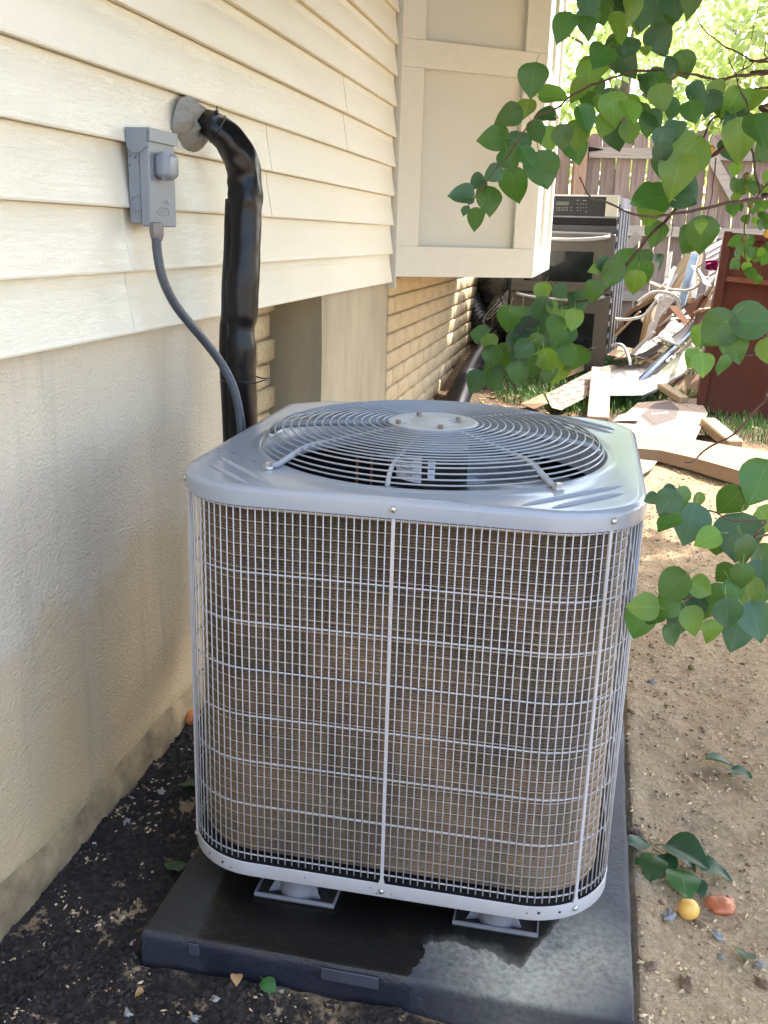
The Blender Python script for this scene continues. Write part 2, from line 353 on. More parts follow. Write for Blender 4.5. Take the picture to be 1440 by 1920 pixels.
def m_coil():
    b = NB('dusty_coil_fins'); v = b.co(); sep = b.n('ShaderNodeSeparateXYZ', i_Vector=v)
    ver = b.noise(b.n('ShaderNodeMapping', i_Vector=v, i_Scale=(60, 60, 2)).outputs[0], 4, 4, 0.7)
    big = b.noise(v, 4, 4, 0.6); f = b.noise(v, 260, 3)
    col = b.mix(b.ramp(ver, [(0.35, (0, 0, 0)), (0.7, (1, 1, 1))]), (0.060, 0.044, 0.030), (0.175, 0.128, 0.086))
    col = b.mix(b.ramp(big, [(0.45, (0, 0, 0)), (0.7, (0.7, 0.7, 0.7))]), col, (0.30, 0.195, 0.11))  # warm brown paints ground and sun reflections into the fin colour
    return b.fin(col, 0.5, b.bump(f, 0.6, 0.002), 0.35)
M['coil'] = m_coil()
M['coil_line'] = simple('aluminium_coil_wrap', (0.42, 0.35, 0.27), 0.4, metal=0.5, var=0.3, scale=60)
M['leaf_a'] = m_leaf('apricot_leaf_green', (0.031, 0.090, 0.018), (0.046, 0.120, 0.025), (0.18, 0.38, 0.03))
M['leaf_b'] = m_leaf('apricot_leaf_bluish', (0.031, 0.080, 0.038), (0.046, 0.105, 0.052), (0.12, 0.28, 0.05))
M['leaf_c'] = m_leaf('apricot_leaf_yellowish', (0.090, 0.190, 0.024), (0.130, 0.240, 0.036), (0.32, 0.52, 0.05))
M['leaf_far'] = m_leaf('far_tree_leaf', (0.20, 0.28, 0.07), (0.28, 0.36, 0.11), (0.72, 0.82, 0.28), 0.6)
M['bark'] = simple('brown_twig_bark', (0.085, 0.045, 0.03), 0.75, var=0.35, scale=60, bump=0.4)
M['bark_grey'] = simple('grey_tree_bark', (0.14, 0.11, 0.085), 0.9, var=0.3, scale=12, bump=0.8, bscale=40)
M['stalk'] = simple('leaf_stalk', (0.20, 0.22, 0.06), 0.5)
def m_fruit(name, a, c):
    b = NB(name); n = b.noise(b.co(), 22, 4); return b.fin(b.ramp(n, [(0.4, a), (0.65, c)]), 0.45, b.bump(b.noise(b.co(), 300, 2), 0.1, 0.001), Subsurface_Weight=0.1)
M['apricot'] = m_fruit('ripe_apricot_skin', (0.80, 0.42, 0.08), (0.85, 0.52, 0.13))
M['apricot_red'] = m_fruit('blushed_apricot_skin', (0.72, 0.28, 0.06), (0.55, 0.10, 0.04))
M['apricot_rot'] = m_fruit('rotten_apricot_flesh', (0.62, 0.20, 0.08), (0.28, 0.07, 0.035))
M['apricot_green'] = m_fruit('unripe_apricot_skin', (0.22, 0.20, 0.05), (0.12, 0.12, 0.04))
M['mulch'] = simple('dark_mulch_crumb', (0.024, 0.017, 0.014), 0.9, var=0.6)
M['clod'] = simple('sand_clod', (0.56, 0.41, 0.25), 0.95, var=0.35)
M['clod2'] = simple('brown_clod', (0.16, 0.095, 0.05), 0.95, var=0.35)
M['stone'] = simple('grey_pebble', (0.30, 0.29, 0.27), 0.7, var=0.3, bump=0.3)
M['stone_brown'] = simple('brown_pebble', (0.20, 0.13, 0.08), 0.8, var=0.3, bump=0.3)
M['dryleaf'] = simple('dry_leaf', (0.36, 0.22, 0.09), 0.7)
M['grass'] = simple('grass_blade', (0.075, 0.19, 0.03), 0.5, var=0.4, scale=3)
M['fence'] = m_wood('weathered_pink_cedar', (0.20, 0.14, 0.12), (0.33, 0.255, 0.225))
M['fence_new'] = m_wood('reddish_cedar', (0.31, 0.19, 0.13), (0.42, 0.28, 0.20))
M['fence_rail'] = m_wood('grey_fence_rail', (0.34, 0.29, 0.25), (0.50, 0.44, 0.39), 'X')
M['lumber'] = m_wood('pale_lumber', (0.33, 0.235, 0.135), (0.45, 0.34, 0.21), 'X', 0.7)
M['lumber_old'] = m_wood('weathered_lumber', (0.24, 0.175, 0.125), (0.38, 0.29, 0.21), 'Y', 0.8)
M['white_pvc'] = simple('white_painted_trim', (0.50, 0.47, 0.45), 0.4, var=0.08)
M['card'] = simple('brown_cardboard', (0.31, 0.21, 0.135), 0.85, var=0.08, scale=5, bump=0.1)
M['card_dark'] = simple('dark_cardboard', (0.20, 0.115, 0.07), 0.85, var=0.15, scale=5)
M['paper'] = simple('white_wrapping_paper', (0.56, 0.54, 0.52), 0.7, var=0.06, scale=5, bump=0.2, bscale=20)
M['yellow_panel'] = simple('pale_yellow_panel', (0.40, 0.42, 0.24), 0.4, var=0.06)
M['pink'] = simple('pink_backed_flap', (0.72, 0.42, 0.32), 0.7)
M['magenta'] = simple('magenta_plastic_bag', (0.30, 0.02, 0.12), 0.3, bump=0.6, bscale=30)
M['blue_metal'] = simple('blue_grey_metal', (0.30, 0.36, 0.46), 0.3, metal=0.6, var=0.15, scale=10)
M['cabinet'] = m_wood('red_brown_cabinet', (0.072, 0.016, 0.008), (0.088, 0.021, 0.011), 'Z', 0.42, 0.6)
M['cabinet_batten'] = simple('orange_brown_batten', (0.15, 0.05, 0.022), 0.5)
M['steel'] = simple('brushed_stainless', (0.078, 0.068, 0.058), 0.36, metal=0.3, var=0.06, scale=4, stretch=(0.3, 1, 12))
M['oven_black'] = simple('black_oven_glass', (0.008, 0.010, 0.010), 0.06, var=0.1)
M['oven_cavity'] = simple('dark_blue_enamel', (0.005, 0.0055, 0.014), 0.25)
M['oven_dark'] = simple('dark_panel', (0.010, 0.010, 0.011), 0.45, Specular_IOR_Level=0.25)
M['panel_print'] = simple('pale_panel_print', (0.10, 0.10, 0.105), 0.5)
M['lcd'] = simple('green_grey_display', (0.03, 0.036, 0.027), 0.3)
M['handle'] = simple('satin_handle', (0.34, 0.33, 0.32), 0.30, metal=0.35, var=0.05)
M['beige'] = simple('almond_panel_end', (0.34, 0.32, 0.26), 0.4)
M['bag'] = simple('black_bin_bag', (0.010, 0.010, 0.011), 0.28, bump=1.0, bscale=26)
M['drain'] = simple('black_corrugated_plastic', (0.018, 0.018, 0.022), 0.35)
M['downspout'] = simple('white_downspout', (0.52, 0.53, 0.55), 0.4, var=0.05)
M['iron'] = simple('black_iron', (0.005, 0.005, 0.005), 0.6, Specular_IOR_Level=0.2)
M['blue_print'] = simple('violet_print', (0.15, 0.06, 0.65), 0.6)
def m_card_print():
    b = NB('chevron_printed_cardboard'); v = b.co(); sep = b.n('ShaderNodeSeparateXYZ', i_Vector=v); X, Y = sep.outputs[0], sep.outputs[1]
    tri = b.math('ABSOLUTE', b.math('SUBTRACT', b.math('FRACT', b.math('MULTIPLY', X, 3.6)), 0.5))
    h = b.math('FRACT', b.math('ADD', b.math('MULTIPLY', Y, 24.0), b.math('MULTIPLY', tri, 5.0)))
    l1 = b.math('LESS_THAN', h, 0.13)
    l2 = b.math('GREATER_THAN', tri, 0.487)
    m = b.math('MAXIMUM', l1, l2)
    base = b.ramp(b.noise(b.co(), 5, 3), [(0.3, (0.31, 0.225, 0.17)), (0.7, (0.37, 0.275, 0.21))])
    return b.fin(b.mix(b.math('MULTIPLY', m, 0.75), base, (0.10, 0.065, 0.05)), 0.8)
def m_card_cubes():
    b = NB('diamond_printed_cardboard'); v = b.co(rot=(0, 0, 0.25)); sep = b.n('ShaderNodeSeparateXYZ', i_Vector=v); X, Y = sep.outputs[0], sep.outputs[1]
    row = b.math('FLOOR', b.math('MULTIPLY', Y, 11.0)); fy = b.math('SUBTRACT', b.math('FRACT', b.math('MULTIPLY', Y, 11.0)), 0.5)
    fx = b.math('SUBTRACT', b.math('FRACT', b.math('ADD', b.math('MULTIPLY', X, 9.0), b.math('MULTIPLY', row, 0.5))), 0.5)
    d = b.math('ADD', b.math('ABSOLUTE', fx), b.math('ABSOLUTE', b.math('MULTIPLY', fy, 1.3)))
    m = b.math('LESS_THAN', d, 0.33)
    base = b.ramp(b.noise(b.co(), 5, 3), [(0.3, (0.31, 0.235, 0.185)), (0.7, (0.37, 0.285, 0.225))])
    return b.fin(b.mix(b.math('MULTIPLY', m, 0.8), base, (0.085, 0.06, 0.055)), 0.8)
M['card_print'] = m_card_print(); M['card_cubes'] = m_card_cubes()
M['hexagon'] = simple('grey_brown_ink', (0.085, 0.062, 0.055), 0.75)
M['hex_line'] = simple('pale_ink', (0.19, 0.15, 0.135), 0.8)

# ================================================================== GROUND
def axis_pts(lo, hi, fine_lo, fine_hi, fs, grow=1.35):
    a = list(np.arange(fine_lo, fine_hi, fs)); s_ = fs; x = a[-1]
    while x < hi: s_ *= grow; x += s_; a.append(min(x, hi))
    s_ = fs; x = a[0]; b = []
    while x > lo: s_ *= grow; x -= s_; b.append(max(x, lo))
    return sorted(set(b)) + a
gx = axis_pts(-250, 250, -0.1, 2.6, 0.022); gy = axis_pts(-250, 250, -0.7, 3.2, 0.022)
PXa, PXb, PYa = 0.270, 1.117, -0.114
def gh(x, y):
    z = GZ(x, y)
    if -1 < x < 4 and -1.2 < y < 7:
        p = Vector((x, y, 0))
        a = noise.fractal(p * 5.5, 1.0, 2.0, 3) * 0.010 + noise.fractal(p * 22, 1.0, 2.0, 2) * 0.0055
        z += a - 0.004
        if 0.1 < x < 1.7 and -0.5 < y < 1.2:
            dx_ = max(PXa - x, x - PXb, 0.0); dy_ = max(PYa - y, 0.0); dd = math.hypot(dx_, dy_)
            if dd > 0: z += (0.040 if x > PXb else 0.022) * math.exp(-dd / 0.09) * (1 + 0.4 * noise.noise(Vector((x * 8, y * 8, 2))))
    return z
g = MB(); g.grid([[(x, y, gh(x, y)) for x in gx] for y in gy])
tag(g.build('ground', M['ground'], smooth='all'), kind='structure')
def scatter_chunks(name, mat, n, region, size, flat=0.6, seed=1):
    r = np.random.default_rng(seed); mb = MB(); k = 0; tries = 0
    while k < n and tries < n * 12:
        tries += 1; x, y = region(r)
        if x is None: continue
        k += 1; s_ = size * (0.35 + r.random() ** 3 * 1.6); z = GZ(x, y) + s_ * 0.1
        if -1 < x < 4 and -1.2 < y < 7: z = gh(x, y) + s_ * 0.15
        a = r.random() * 6.28; base = []
        el = 0.6 + r.random() * 1.2
        for j in range(4):
            aa = a + j * PI / 2 + r.random() * 0.5; rr = s_ * (0.6 + r.random() * 0.6)
            dx, dy = rr * math.cos(aa - a) * el, rr * math.sin(aa - a) / el
            base.append((x + dx * math.cos(a) - dy * math.sin(a), y + dx * math.sin(a) + dy * math.cos(a), z + (r.random() - 0.5) * s_ * 0.3))
        mb.add(base + [(x, y, z + s_ * flat), (x, y, z - s_ * flat)], [(0, 1, 4), (1, 2, 4), (2, 3, 4), (3, 0, 4), (1, 0, 5), (2, 1, 5), (3, 2, 5), (0, 3, 5)])
    o = mb.build(name, mat, fix=False); tag(o, kind='stuff'); return o
def in_pad(x, y): return 0.255 < x < 1.13 and -0.13 < y < 0.9
def reg_dark(r):
    if r.random() < 0.6: x, y = r.uniform(-0.02, 0.34), r.uniform(-0.5, 1.6)
    else: x, y = r.uniform(0.0, 1.12), r.uniform(-0.45, -0.1)
    return (None, None) if in_pad(x, y) else (x, y)
def reg_sand(r):
    x, y = 1.13 + abs(r.normal()) * 0.6, r.uniform(-0.35, 4.2)
    return (x, y) if x < 3 else (None, None)
o = scatter_chunks('mulch_crumbs', M['mulch'], 9000, reg_dark, 0.0052, 0.9, 3)
tag(o, 'dark damp crumbs of mulch between the foundation and the pad', 'mulch')
o = scatter_chunks('sand_clods', M['clod'], 15000, reg_sand, 0.0040, 0.6, 4); tag(o, 'pale sand clods scattered over the bare soil right of the unit', 'clods')
o = scatter_chunks('soil_crumbs', M['clod2'], 3200, reg_sand, 0.0038, 0.6, 5); tag(o, 'brown soil crumbs scattered over the bare sandy soil', 'soil')
def reg_mix(r):
    x, y = r.uniform(0.0, 0.6), r.uniform(-0.5, 1.2)
    return (None, None) if (in_pad(x, y) or noise.noise(Vector((x * 9, y * 9, 5))) < 0.12) else (x, y)
o = scatter_chunks('sand_grains', M['clod'], 1300, reg_mix, 0.003, 0.6, 6); tag(o, 'small sand grains lying in patches on the dark mulch', 'sand')

# ================================================================== HOUSE
H = empty('house', (0, 0, 0), 0, 'cream vinyl sided house on a parged concrete foundation with a canted bay', 'house')
ZA, EXP, YC = 1.0437, 0.128, 3.164
def siding_panel(k, ya, yb, dx=0.0):
    z0 = ZA + k * EXP; n = max(2, int((yb - ya) / 0.3) + 1); prof = [(-0.024, 0.128 + 0.004), (-0.018, 0.126), (-0.0168, 0.10), (-0.0015, 0.010), (0.0, 0.004), (-0.0008, 0.0), (-0.0035, -0.0008), (-0.020, 0.001)]
    P = []
    for i in range(n + 1):
        y = ya + (yb - ya) * i / n
        w = 0.0012 * noise.noise(Vector((y * 1.1, k * 3.3, 0))); wz = 0.0012 * noise.noise(Vector((y * 0.7, k * 7.1, 4)))
        P.append([(x + dx + w * (1 if x > -0.01 else 0.2), y, z0 + z + wz) for x, z in prof])
    mb = MB(); mb.grid(P); mb.add(P[0], [tuple(range(8))]); mb.add(P[-1], [tuple(range(7, -1, -1))])
    return mb.build('siding_panel', M['siding'], H)
joints = {0: [0.502, -3.1], 1: [0.501, -3.1], 2: [1.414, -2.2], 3: [1.415, -2.2], 4: [2.286, -1.4], 5: [2.277, -1.4]}
for k in range(0, 36):
    js = joints.get(k, [[-1.9], [0.9 - 2.9], [2.0 - 3.6]][(k // 2) % 3]); ed = [-5.0] + sorted(js) + [YC]
    for i in range(len(ed) - 1):
        siding_panel(k, ed[i], ed[i + 1] + (0.02 if i < len(ed) - 2 else 0), 0.0018 if i % 2 == 0 and len(ed) > 2 else 0.0)
mb = MB(); mb.box((-6, -5, 1.05), (-0.036, 8.4, 5.65)); mb.build('wall', M['wall_core'], H)
mb = MB(); mb.box((-6.3, -5.3, 5.66), (0.35, 8.7, 5.8)); mb.build('roof', M['channel'], H)
mb = MB(); mb.box((-0.035, YC - 0.012, 1.05), (-0.020, 3.20, 5.6)); mb.build('siding_channel', M['channel'], H)  # channel backing, with the shadow of the gap painted in as taupe
mb = MB(); mb.box((-0.03, 3.186, 1.018), (0.012, 3.200, 5.6)); mb.build('corner_trim', M['trim'], H)
# foundation with rough grid face
def wallface(name, x, y0, y1, z0, z1, amp, mat, depth=0.35, step=0.05):
    ys = np.arange(y0, y1 + 1e-6, (y1 - y0) / max(1, int((y1 - y0) / step))); zs = np.arange(z0, z1 + 1e-6, (z1 - z0) / max(1, int((z1 - z0) / step)))
    mb = MB(); P = [[(x + amp * noise.fractal(Vector((0, y * 3, z * 3)), 1, 2, 3), y, z) for y in ys] for z in zs]
    mb.grid(P)
    for pts in ([r[-1] for r in P], [r[0] for r in P]):
        a, b = pts[0], pts[-1]; mb.add(pts + [(x - depth, b[1], b[2]), (x - depth, a[1], a[2])], [tuple(range(len(pts) + 2))])
    return mb.build(name, mat, H)
wallface('foundation_wall', -0.031, -5.0, 1.084, -0.3, 1.06, 0.004, M['concrete'])
wallface('concrete_pier', -0.031, 2.069, 3.222, -0.1, 1.06, 0.003, M['pier'])
mb = MB()  # rough parged toe along the foundation
P = []
for i in range(-90, 22):
    y = i * 0.05; nn = noise.fractal(Vector((y * 2.2, 0, 7)), 1, 2, 3); hh = 0.062 + 0.04 * nn
    P.append([(-0.031, y, hh + 0.012), (-0.022 + 0.003 * nn, y, hh), (-0.013 + 0.006 * nn, y, hh - 0.02), (-0.010 + 0.006 * noise.noise(Vector((y * 9, 3, 1))), y, hh * 0.5), (-0.006, y, -0.05)])
mb.grid(P); mb.build('parged_toe', M['toe'], H, smooth='all')
# bricks: behind the recess and beyond the pier
def brick_mesh(i, L, Hh):
    r = random.Random(i); mb = MB(); e = 0.006; T = 0.022
    f = lambda: (r.random() - .5) * 0.004
    vs = [(-0.01, 0, 0), (-0.01, L, 0), (-0.01, L, Hh), (-0.01, 0, Hh)]
    vs += [(T - e, 0 + f() * .3, 0), (T - e, L, 0), (T - e, L, Hh), (T - e, 0, Hh)]
    vs += [(T + f(), e, e), (T + f(), L - e, e), (T + f(), L - e, Hh - e), (T + f(), e, Hh - e)]
    mb.add(vs, [(0, 1, 5, 4), (1, 2, 6, 5), (2, 3, 7, 6), (3, 0, 4, 7), (4, 5, 9, 8), (5, 6, 10, 9), (6, 7, 11, 10), (7, 4, 8, 11), (8, 9, 10, 11)])
    return mb.mesh('brick', M['brick'], smooth='all')
BM = [brick_mesh(i, 0.283, 0.080) for i in range(4)]; BH = [brick_mesh(10 + i, 0.135, 0.080) for i in range(2)]
mb = MB(); mb.box((-0.5, 3.225, -0.1), (-0.047, 8.2, 1.06)); bw = mb.build('brick_wall', M['mortar'], H)
for row in range(13):
    z = -0.10 + row * 0.0895; y = 3.232 - (0.147 if row % 2 else 0) ; first = True
    while y < 7.9:
        if y < 3.228:
            o = inst('brick', BH[row % 2], bw, (-0.047, 3.232, z))
        elif z + 0.08 > GZ(0, y + 0.2) - 0.01 and z < 1.06:
            o = inst('brick', BM[random.randrange(4)], bw, (-0.047 + random.uniform(-.001, .002), y, z))
        y += 0.294
mb = MB(); mb.box((-0.6, 1.0, -0.1), (-0.235, 2.1, 1.06)); bw2 = mb.build('brick_wall', M['mortar'], H)
for row in range(13):
    z = -0.10 + row * 0.0895
    for c in range(4):
        y = 1.0 + c * 0.294 - (0.147 if row % 2 else 0)
        if y + 0.28 > 1.05 and y < 2.05: inst('brick', BM[random.randrange(4)], bw2, (-0.235, y, z))
# canted bay
B0 = Vector((0.0, 3.206, 0)); B1 = Vector((0.601, 3.631, 0)); BU = (B1 - B0).normalized(); BN = Vector((BU.y, -BU.x, 0))
BL = (B1 - B0).length; BY = 5.223; ZB, ZT = 1.071, 3.4
bay = MB(); bay.prism([B0 + Vector((-0.04, 0.01, ZB)), B1 + Vector((0, 0, ZB)), Vector((0.601, BY, ZB)), Vector((-0.04, BY + 0.42, ZB))], (0, 0, ZT - ZB))
bayo = bay.build('bay_box', M['bay_panel'], H)
def batten(u0, u1, z0, z1, t=0.018, face='cant'):
    mb = MB()
    if face == 'cant':
        c = B0 + BU * ((u0 + u1) / 2) + BN * (t / 2 + 0.0005); c.z = (z0 + z1) / 2
        mb.obox(c, BU * ((u1 - u0) / 2), BN * (t / 2), Vector((0, 0, (z1 - z0) / 2)))
    else:
        mb.box((0.6015, u0, z0), (0.6015 + t, u1, z1))
    return mb.build('batten', M['trim'], bayo)
for z0, z1 in ((ZB - 0.002, 1.208), (1.986, 2.10), (2.90, 3.02)): batten(0.002, BL + 0.016, z0, z1)
for z0, z1 in ((1.2095, 1.9845), (2.1015, 2.8985), (3.0215, 3.4)):
    batten(0.002, 0.112, z0, z1); batten(0.632, BL + 0.016, z0, z1)
for z0, z1 in ((ZB - 0.002, 1.208), (1.986, 2.10), (2.90, 3.02)): batten(3.652, BY, z0, z1, face='side')
for z0, z1 in ((1.2095, 1.9845), (2.1015, 2.8985), (3.0215, 3.4)):
    batten(3.652, 3.76, z0, z1, face='side'); batten(5.10, BY, z0, z1, face='side'); batten(4.38, 4.47, z0, z1, face='side')

def spline(pts, n):
    out = []; m = len(pts)
    for i in range(m - 1):
        p0, p1, p2, p3 = pts[max(i - 1, 0)], pts[i], pts[i + 1], pts[min(i + 2, m - 1)]
        for k in range(n):
            t = k / n; out.append(0.5 * ((2 * p1) + (-p0 + p2) * t + (2 * p0 - 5 * p1 + 4 * p2 - p3) * t * t + (-p0 + 3 * p1 - 3 * p2 + p3) * t ** 3))
    out.append(pts[-1]); return out

# ================================================================== DISCONNECT BOX
yb0 = 0.498; xf = aty(280, 320, yb0).x; yb1 = atx(328.5, 330, xf).y; zt_, zb_ = 1.453, 1.266
DB = empty('electrical_box', (0, yb0, zb_), 0, 'grey metal electrical disconnect box mounted on the cream siding', 'electrical box')
O = Vector((0, yb0, zb_)); hB = zt_ - zb_; wB = yb1 - yb0
mb = MB(); mb.box((0.0, 0.004, 0.003), (xf - 0.022, wB - 0.004, hB - 0.006), bev=0.002); mb.build('back_box', M['box_grey'], DB)
mb = MB(); mb.box((xf - 0.022, 0, -0.003), (xf, wB, hB - 0.004), bev=0.0025); mb.build('cover', M['box_grey'], DB)
mb = MB(); mb.box((0.001, -0.004, hB - 0.0035), (xf + 0.006, wB + 0.004, hB + 0.001)); mb.box((xf + 0.001, -0.004, hB - 0.024), (xf + 0.006, wB + 0.004, hB - 0.0036))
mb.prism([(0.002, -0.001, hB - 0.0036), (0.002, -0.001, hB - 0.036), (0.016, -0.001, hB - 0.047), (xf - 0.02, -0.001, hB - 0.047), (xf - 0.001, -0.001, hB - 0.034), (xf - 0.001, -0.001, hB - 0.0036)], (0, -0.0025, 0))
mb.build('rain_hood', M['box_grey'], DB)
kc = atx(309, 312, xf + 0.012) - O
mb = MB(); mb.box((xf - 0.002, kc.y - 0.030, kc.z - 0.0275), (xf + 0.034, kc.y + 0.030, kc.z + 0.0275), bev=0.009)
kn = mb.build('handle', M['box_grey'], DB, smooth=60)
mod = kn.modifiers.new('bevel', 'BEVEL'); mod.width = 0.006; mod.segments = 3; mod.limit_method = 'NONE'
mb = MB(); kc2 = aty(256.7, 382, yb0 + 0.002) - O
for r_ in (0.0165, 0.0125): mb.tube([(kc2.x + r_ * math.cos(a * PI / 12), 0.0035, kc2.z + r_ * math.sin(a * PI / 12)) for a in range(24)], 0.0009, 5, closed=True)
mb.build('knockout', M['box_grey'], DB, smooth='all')
dm = MB()
for px, py in ((243, 292), (253, 295), (261, 301), (243, 309)):
    c = aty(px, py, yb0 + 0.002) - O; dm.lathe([(0.0014, -0.0006), (0.0014, 0.0008)], (0, 0, 0), 8)
    n0 = len(dm.v) - 16
    for q in range(n0, n0 + 16): a = dm.v[q]; dm.v[q] = (c.x + a[0], 0.0030 - a[2], c.z + a[1])
dm.build('dimple', M['hole'], DB)
cs = lambda pts: spline([atx(225 + a / 9.14, 230 + b / 9.14, xf + 0.0004) - O for a, b in pts], 5)
mb = MB(); mb.tube(cs([(618, 1528), (650, 1522), (688, 1465), (730, 1447), (768, 1472), (810, 1478), (828, 1512), (830, 1592)]), 0.0009, 5)
mb.tube(cs([(618, 1530), (660, 1550), (695, 1585), (812, 1583)]), 0.0009, 5)
mb.tube(cs([(760, 1400), (758, 1365), (775, 1338), (792, 1332), (806, 1355), (815, 1378), (848, 1398), (822, 1408)]), 0.0009, 5)
mb.tube(cs([(690, 1520), (730, 1500), (765, 1530), (735, 1555), (700, 1545)]), 0.0007, 5)
mb.build('duck_emblem', M['box_grey'], DB, smooth='all')
# ------------------------------------------------------------------ conduit
cp = [atx(293.5, 424, 0.055), atx(293, 446, 0.055), atx(296, 480, 0.058), atx(306, 525, 0.066), atx(326, 567, 0.078), atx(352, 602, 0.095), atx(384, 640, 0.115), atx(414, 680, 0.14), atx(436, 722, 0.165), atx(448, 768, 0.18), atx(453, 815, 0.19)]
last = cp[-1]; cp += [last + Vector((0.0, 0.01, -0.14)), last + Vector((0.04, 0.01, -0.26)), last + Vector((0.13, 0.0, -0.31))]
CO = empty('flexible_conduit', cp[0], 0, 'dark grey flexible conduit curving down from the disconnect box', 'conduit')
pts = spline(cp, 26); mb = MB()
mb.tube(rel(pts[20:], cp[0]), [0.0103 if i % 3 else 0.0094 for i in range(len(pts) - 20)], 12); mb.build('hose', M['conduit'], CO, smooth='all')
mb = MB(); mb.lathe([(0.013, 0.008), (0.0155, 0.006), (0.0155, -0.012), (0.0145, -0.020), (0.012, -0.027), (0.0108, -0.030)], (0, 0, 0), 8); mb.build('connector', M['fitting'], CO, smooth=30)
# ------------------------------------------------------------------ putty + pipe sleeve
pc = atx(358, 232, 0.0)
PT = MB(); rows = []
outl = [(326, 228), (331, 205), (340, 184), (352, 179), (366, 184), (374, 199), (378, 222), (384, 245), (386, 268), (376, 282), (362, 287), (349, 281), (338, 262), (329, 245)]
ctr = atx(357, 233, 0.0)
loop = spline([Vector((a, b, 0)) for a, b in outl + outl[:1]], 4)[:-1]
for k in range(11):
    f = 1 - k / 10.5; hgt = 0.026 * math.sin(min(1, k / 5) * PI / 2); row = []
    for v_ in loop:
        p = atx(v_.x, v_.y, 0.0); q = ctr + (p - ctr) * f; nn = noise.fractal(Vector((q.y * 45, q.z * 45, 2)), 1, 2, 3) * 0.017
        row.append(Vector((max(-0.003, hgt + nn * min(1, k / 2) - 0.004 * (k == 0)), q.y + nn * .4, q.z + nn * .4)))
    rows.append(row + [row[0]])
PT.grid([rel(r, ctr) for r in rows]); PT.add(rel(rows[-1][:-1], ctr), [tuple(range(len(loop)))])
o = PT.build('putty_seal', M['putty'], loc=ctr, smooth='all'); tag(o, 'lump of grey duct seal putty around the pipe hole in the siding', 'putty')
pp = [atx(366, 222, 0.010), atx(385, 228, 0.035), atx(405, 240, 0.062), atx(432, 262, 0.088), atx(451, 298, 0.105), atx(460, 345, 0.112), atx(459, 410, 0.113), atx(456, 480, 0.112), atx(453, 540, 0.11), atx(451, 590, 0.108), atx(449, 616, 0.106), atx(449, 655, 0.106), atx(450, 709, 0.106), atx(452, 760, 0.106), atx(454, 840, 0.106)]
pl = pp[-1]; pp += [pl + Vector((0, 0, -0.2)), pl + Vector((0.03, 0, -0.42)), pl + Vector((0.16, -0.02, -0.5))]
rad = [0.020, 0.026, 0.031, 0.036, 0.040, 0.041, 0.040, 0.041, 0.043, 0.042, 0.036, 0.041, 0.040, 0.041, 0.041, 0.041, 0.041, 0.038]
sp = spline(pp, 8); sr_ = [v.x for v in spline([Vector((r, 0, 0)) for r in rad], 8)]
PS = empty('insulated_pipe', ctr, 0, 'black glossy plastic sleeve over the refrigerant pipes bending down the wall', 'pipe')
def crumple(i, a):
    p = sp[i]; n1 = noise.noise(Vector((p.z * 14, math.cos(a) * 1.1, math.sin(a) * 1.1))); n2 = noise.noise(Vector((p.z * 34, math.cos(a) * 2.2 + 5, math.sin(a) * 2.2)))
    top = 1.25 if i < 46 else 0.35
    return 1 + 0.16 * n1 * top + 0.09 * n2 * top
mb = MB(); mb.tube(rel(sp, ctr), sr_, 28, fn=crumple); mb.build('sleeve', M['sleeve'], PS, smooth='all')
mb = MB(); mb.tube(rel([p + Vector((-0.022, -0.008, 0)) for p in sp[44:]], ctr), 0.026, 12, fn=lambda i, a: 1 + 0.12 * noise.noise(Vector((sp[44 + i].z * 9, a, 1)))); mb.build('inner_sleeve', M['sleeve'], PS, smooth='all')
def ring_tie(c, t, r, name, parent, wire=0.0022, tail=None):
    t = t.normalized(); N = t.orthogonal().normalized(); Bb = t.cross(N)
    mb = MB(); mb.tube([c + (N * math.cos(k * PI / 12) + Bb * math.sin(k * PI / 12)) * r for k in range(24)], wire, 6, closed=True)
    if tail: mb.obox(c + tail, (0.004, 0, 0), (0, 0.003, 0), (0, 0, 0.004)); mb.tube([c + tail, c + tail * 1.2 + Vector((0.002, 0, 0.006))], 0.0015, 5)
    return mb.build(name, M['tie'], parent, smooth='all')
ring_tie(sp[17] - ctr, sp[18] - sp[16], 0.0335, 'cable_tie', PS, tail=Vector((0.0, -0.005, 0.036)))
ring_tie(sp[80] - ctr, sp[81] - sp[79], 0.0365, 'cable_tie', PS, 0.0018)
c = sp[96] - ctr + Vector((0.012, -0.004, 0))
mb = MB(); mb.tube([c + Vector((0.058 * math.cos(k * PI / 14) + 0.006, 0.052 * math.sin(k * PI / 14) - 0.005, 0.003 * math.sin(k))) for k in range(28)], 0.0017, 6, closed=True)
mb.obox(c + Vector((-0.022, -0.056, 0.001)), (0.004, 0, 0), (0, 0.004, 0), (0, 0, 0.003)); mb.build('cable_tie', M['tie'], PS, smooth='all')

# ================================================================== PAD
PX0, PX1, PY0, PY1, PZ = 0.270, 1.117, -0.114, 0.93, 0.075
mb = MB(); n = 26
def padring(ins, z, jit=0.0):
    pts = []
    c4 = [(PX0, PY0), (PX1, PY0), (PX1, PY1), (PX0, PY1)]
    for i in range(4):
        a, b = Vector(c4[i]), Vector(c4[(i + 1) % 4])
        for k in range(n):
            p = a.lerp(b, k / n); cx, cy = (PX0 + PX1) / 2, (PY0 + PY1) / 2
            dx = -ins if p.x > cx else ins; dy = -ins if p.y > cy else ins
            x = min(max(p.x, PX0 + ins), PX1 - ins); y = min(max(p.y, PY0 + ins), PY1 - ins)
            j = jit * noise.noise(Vector((x * 14, y * 14, z * 40)))
            pts.append((x + j, y + j, z + j * 0.5))
    return pts
R_ = [padring(-0.004, -0.02), padring(0.0, 0.050, 0.003), padring(0.001, 0.066, 0.003), padring(0.005, 0.073, 0.002), padring(0.012, PZ, 0.001)]
N4 = 4 * n
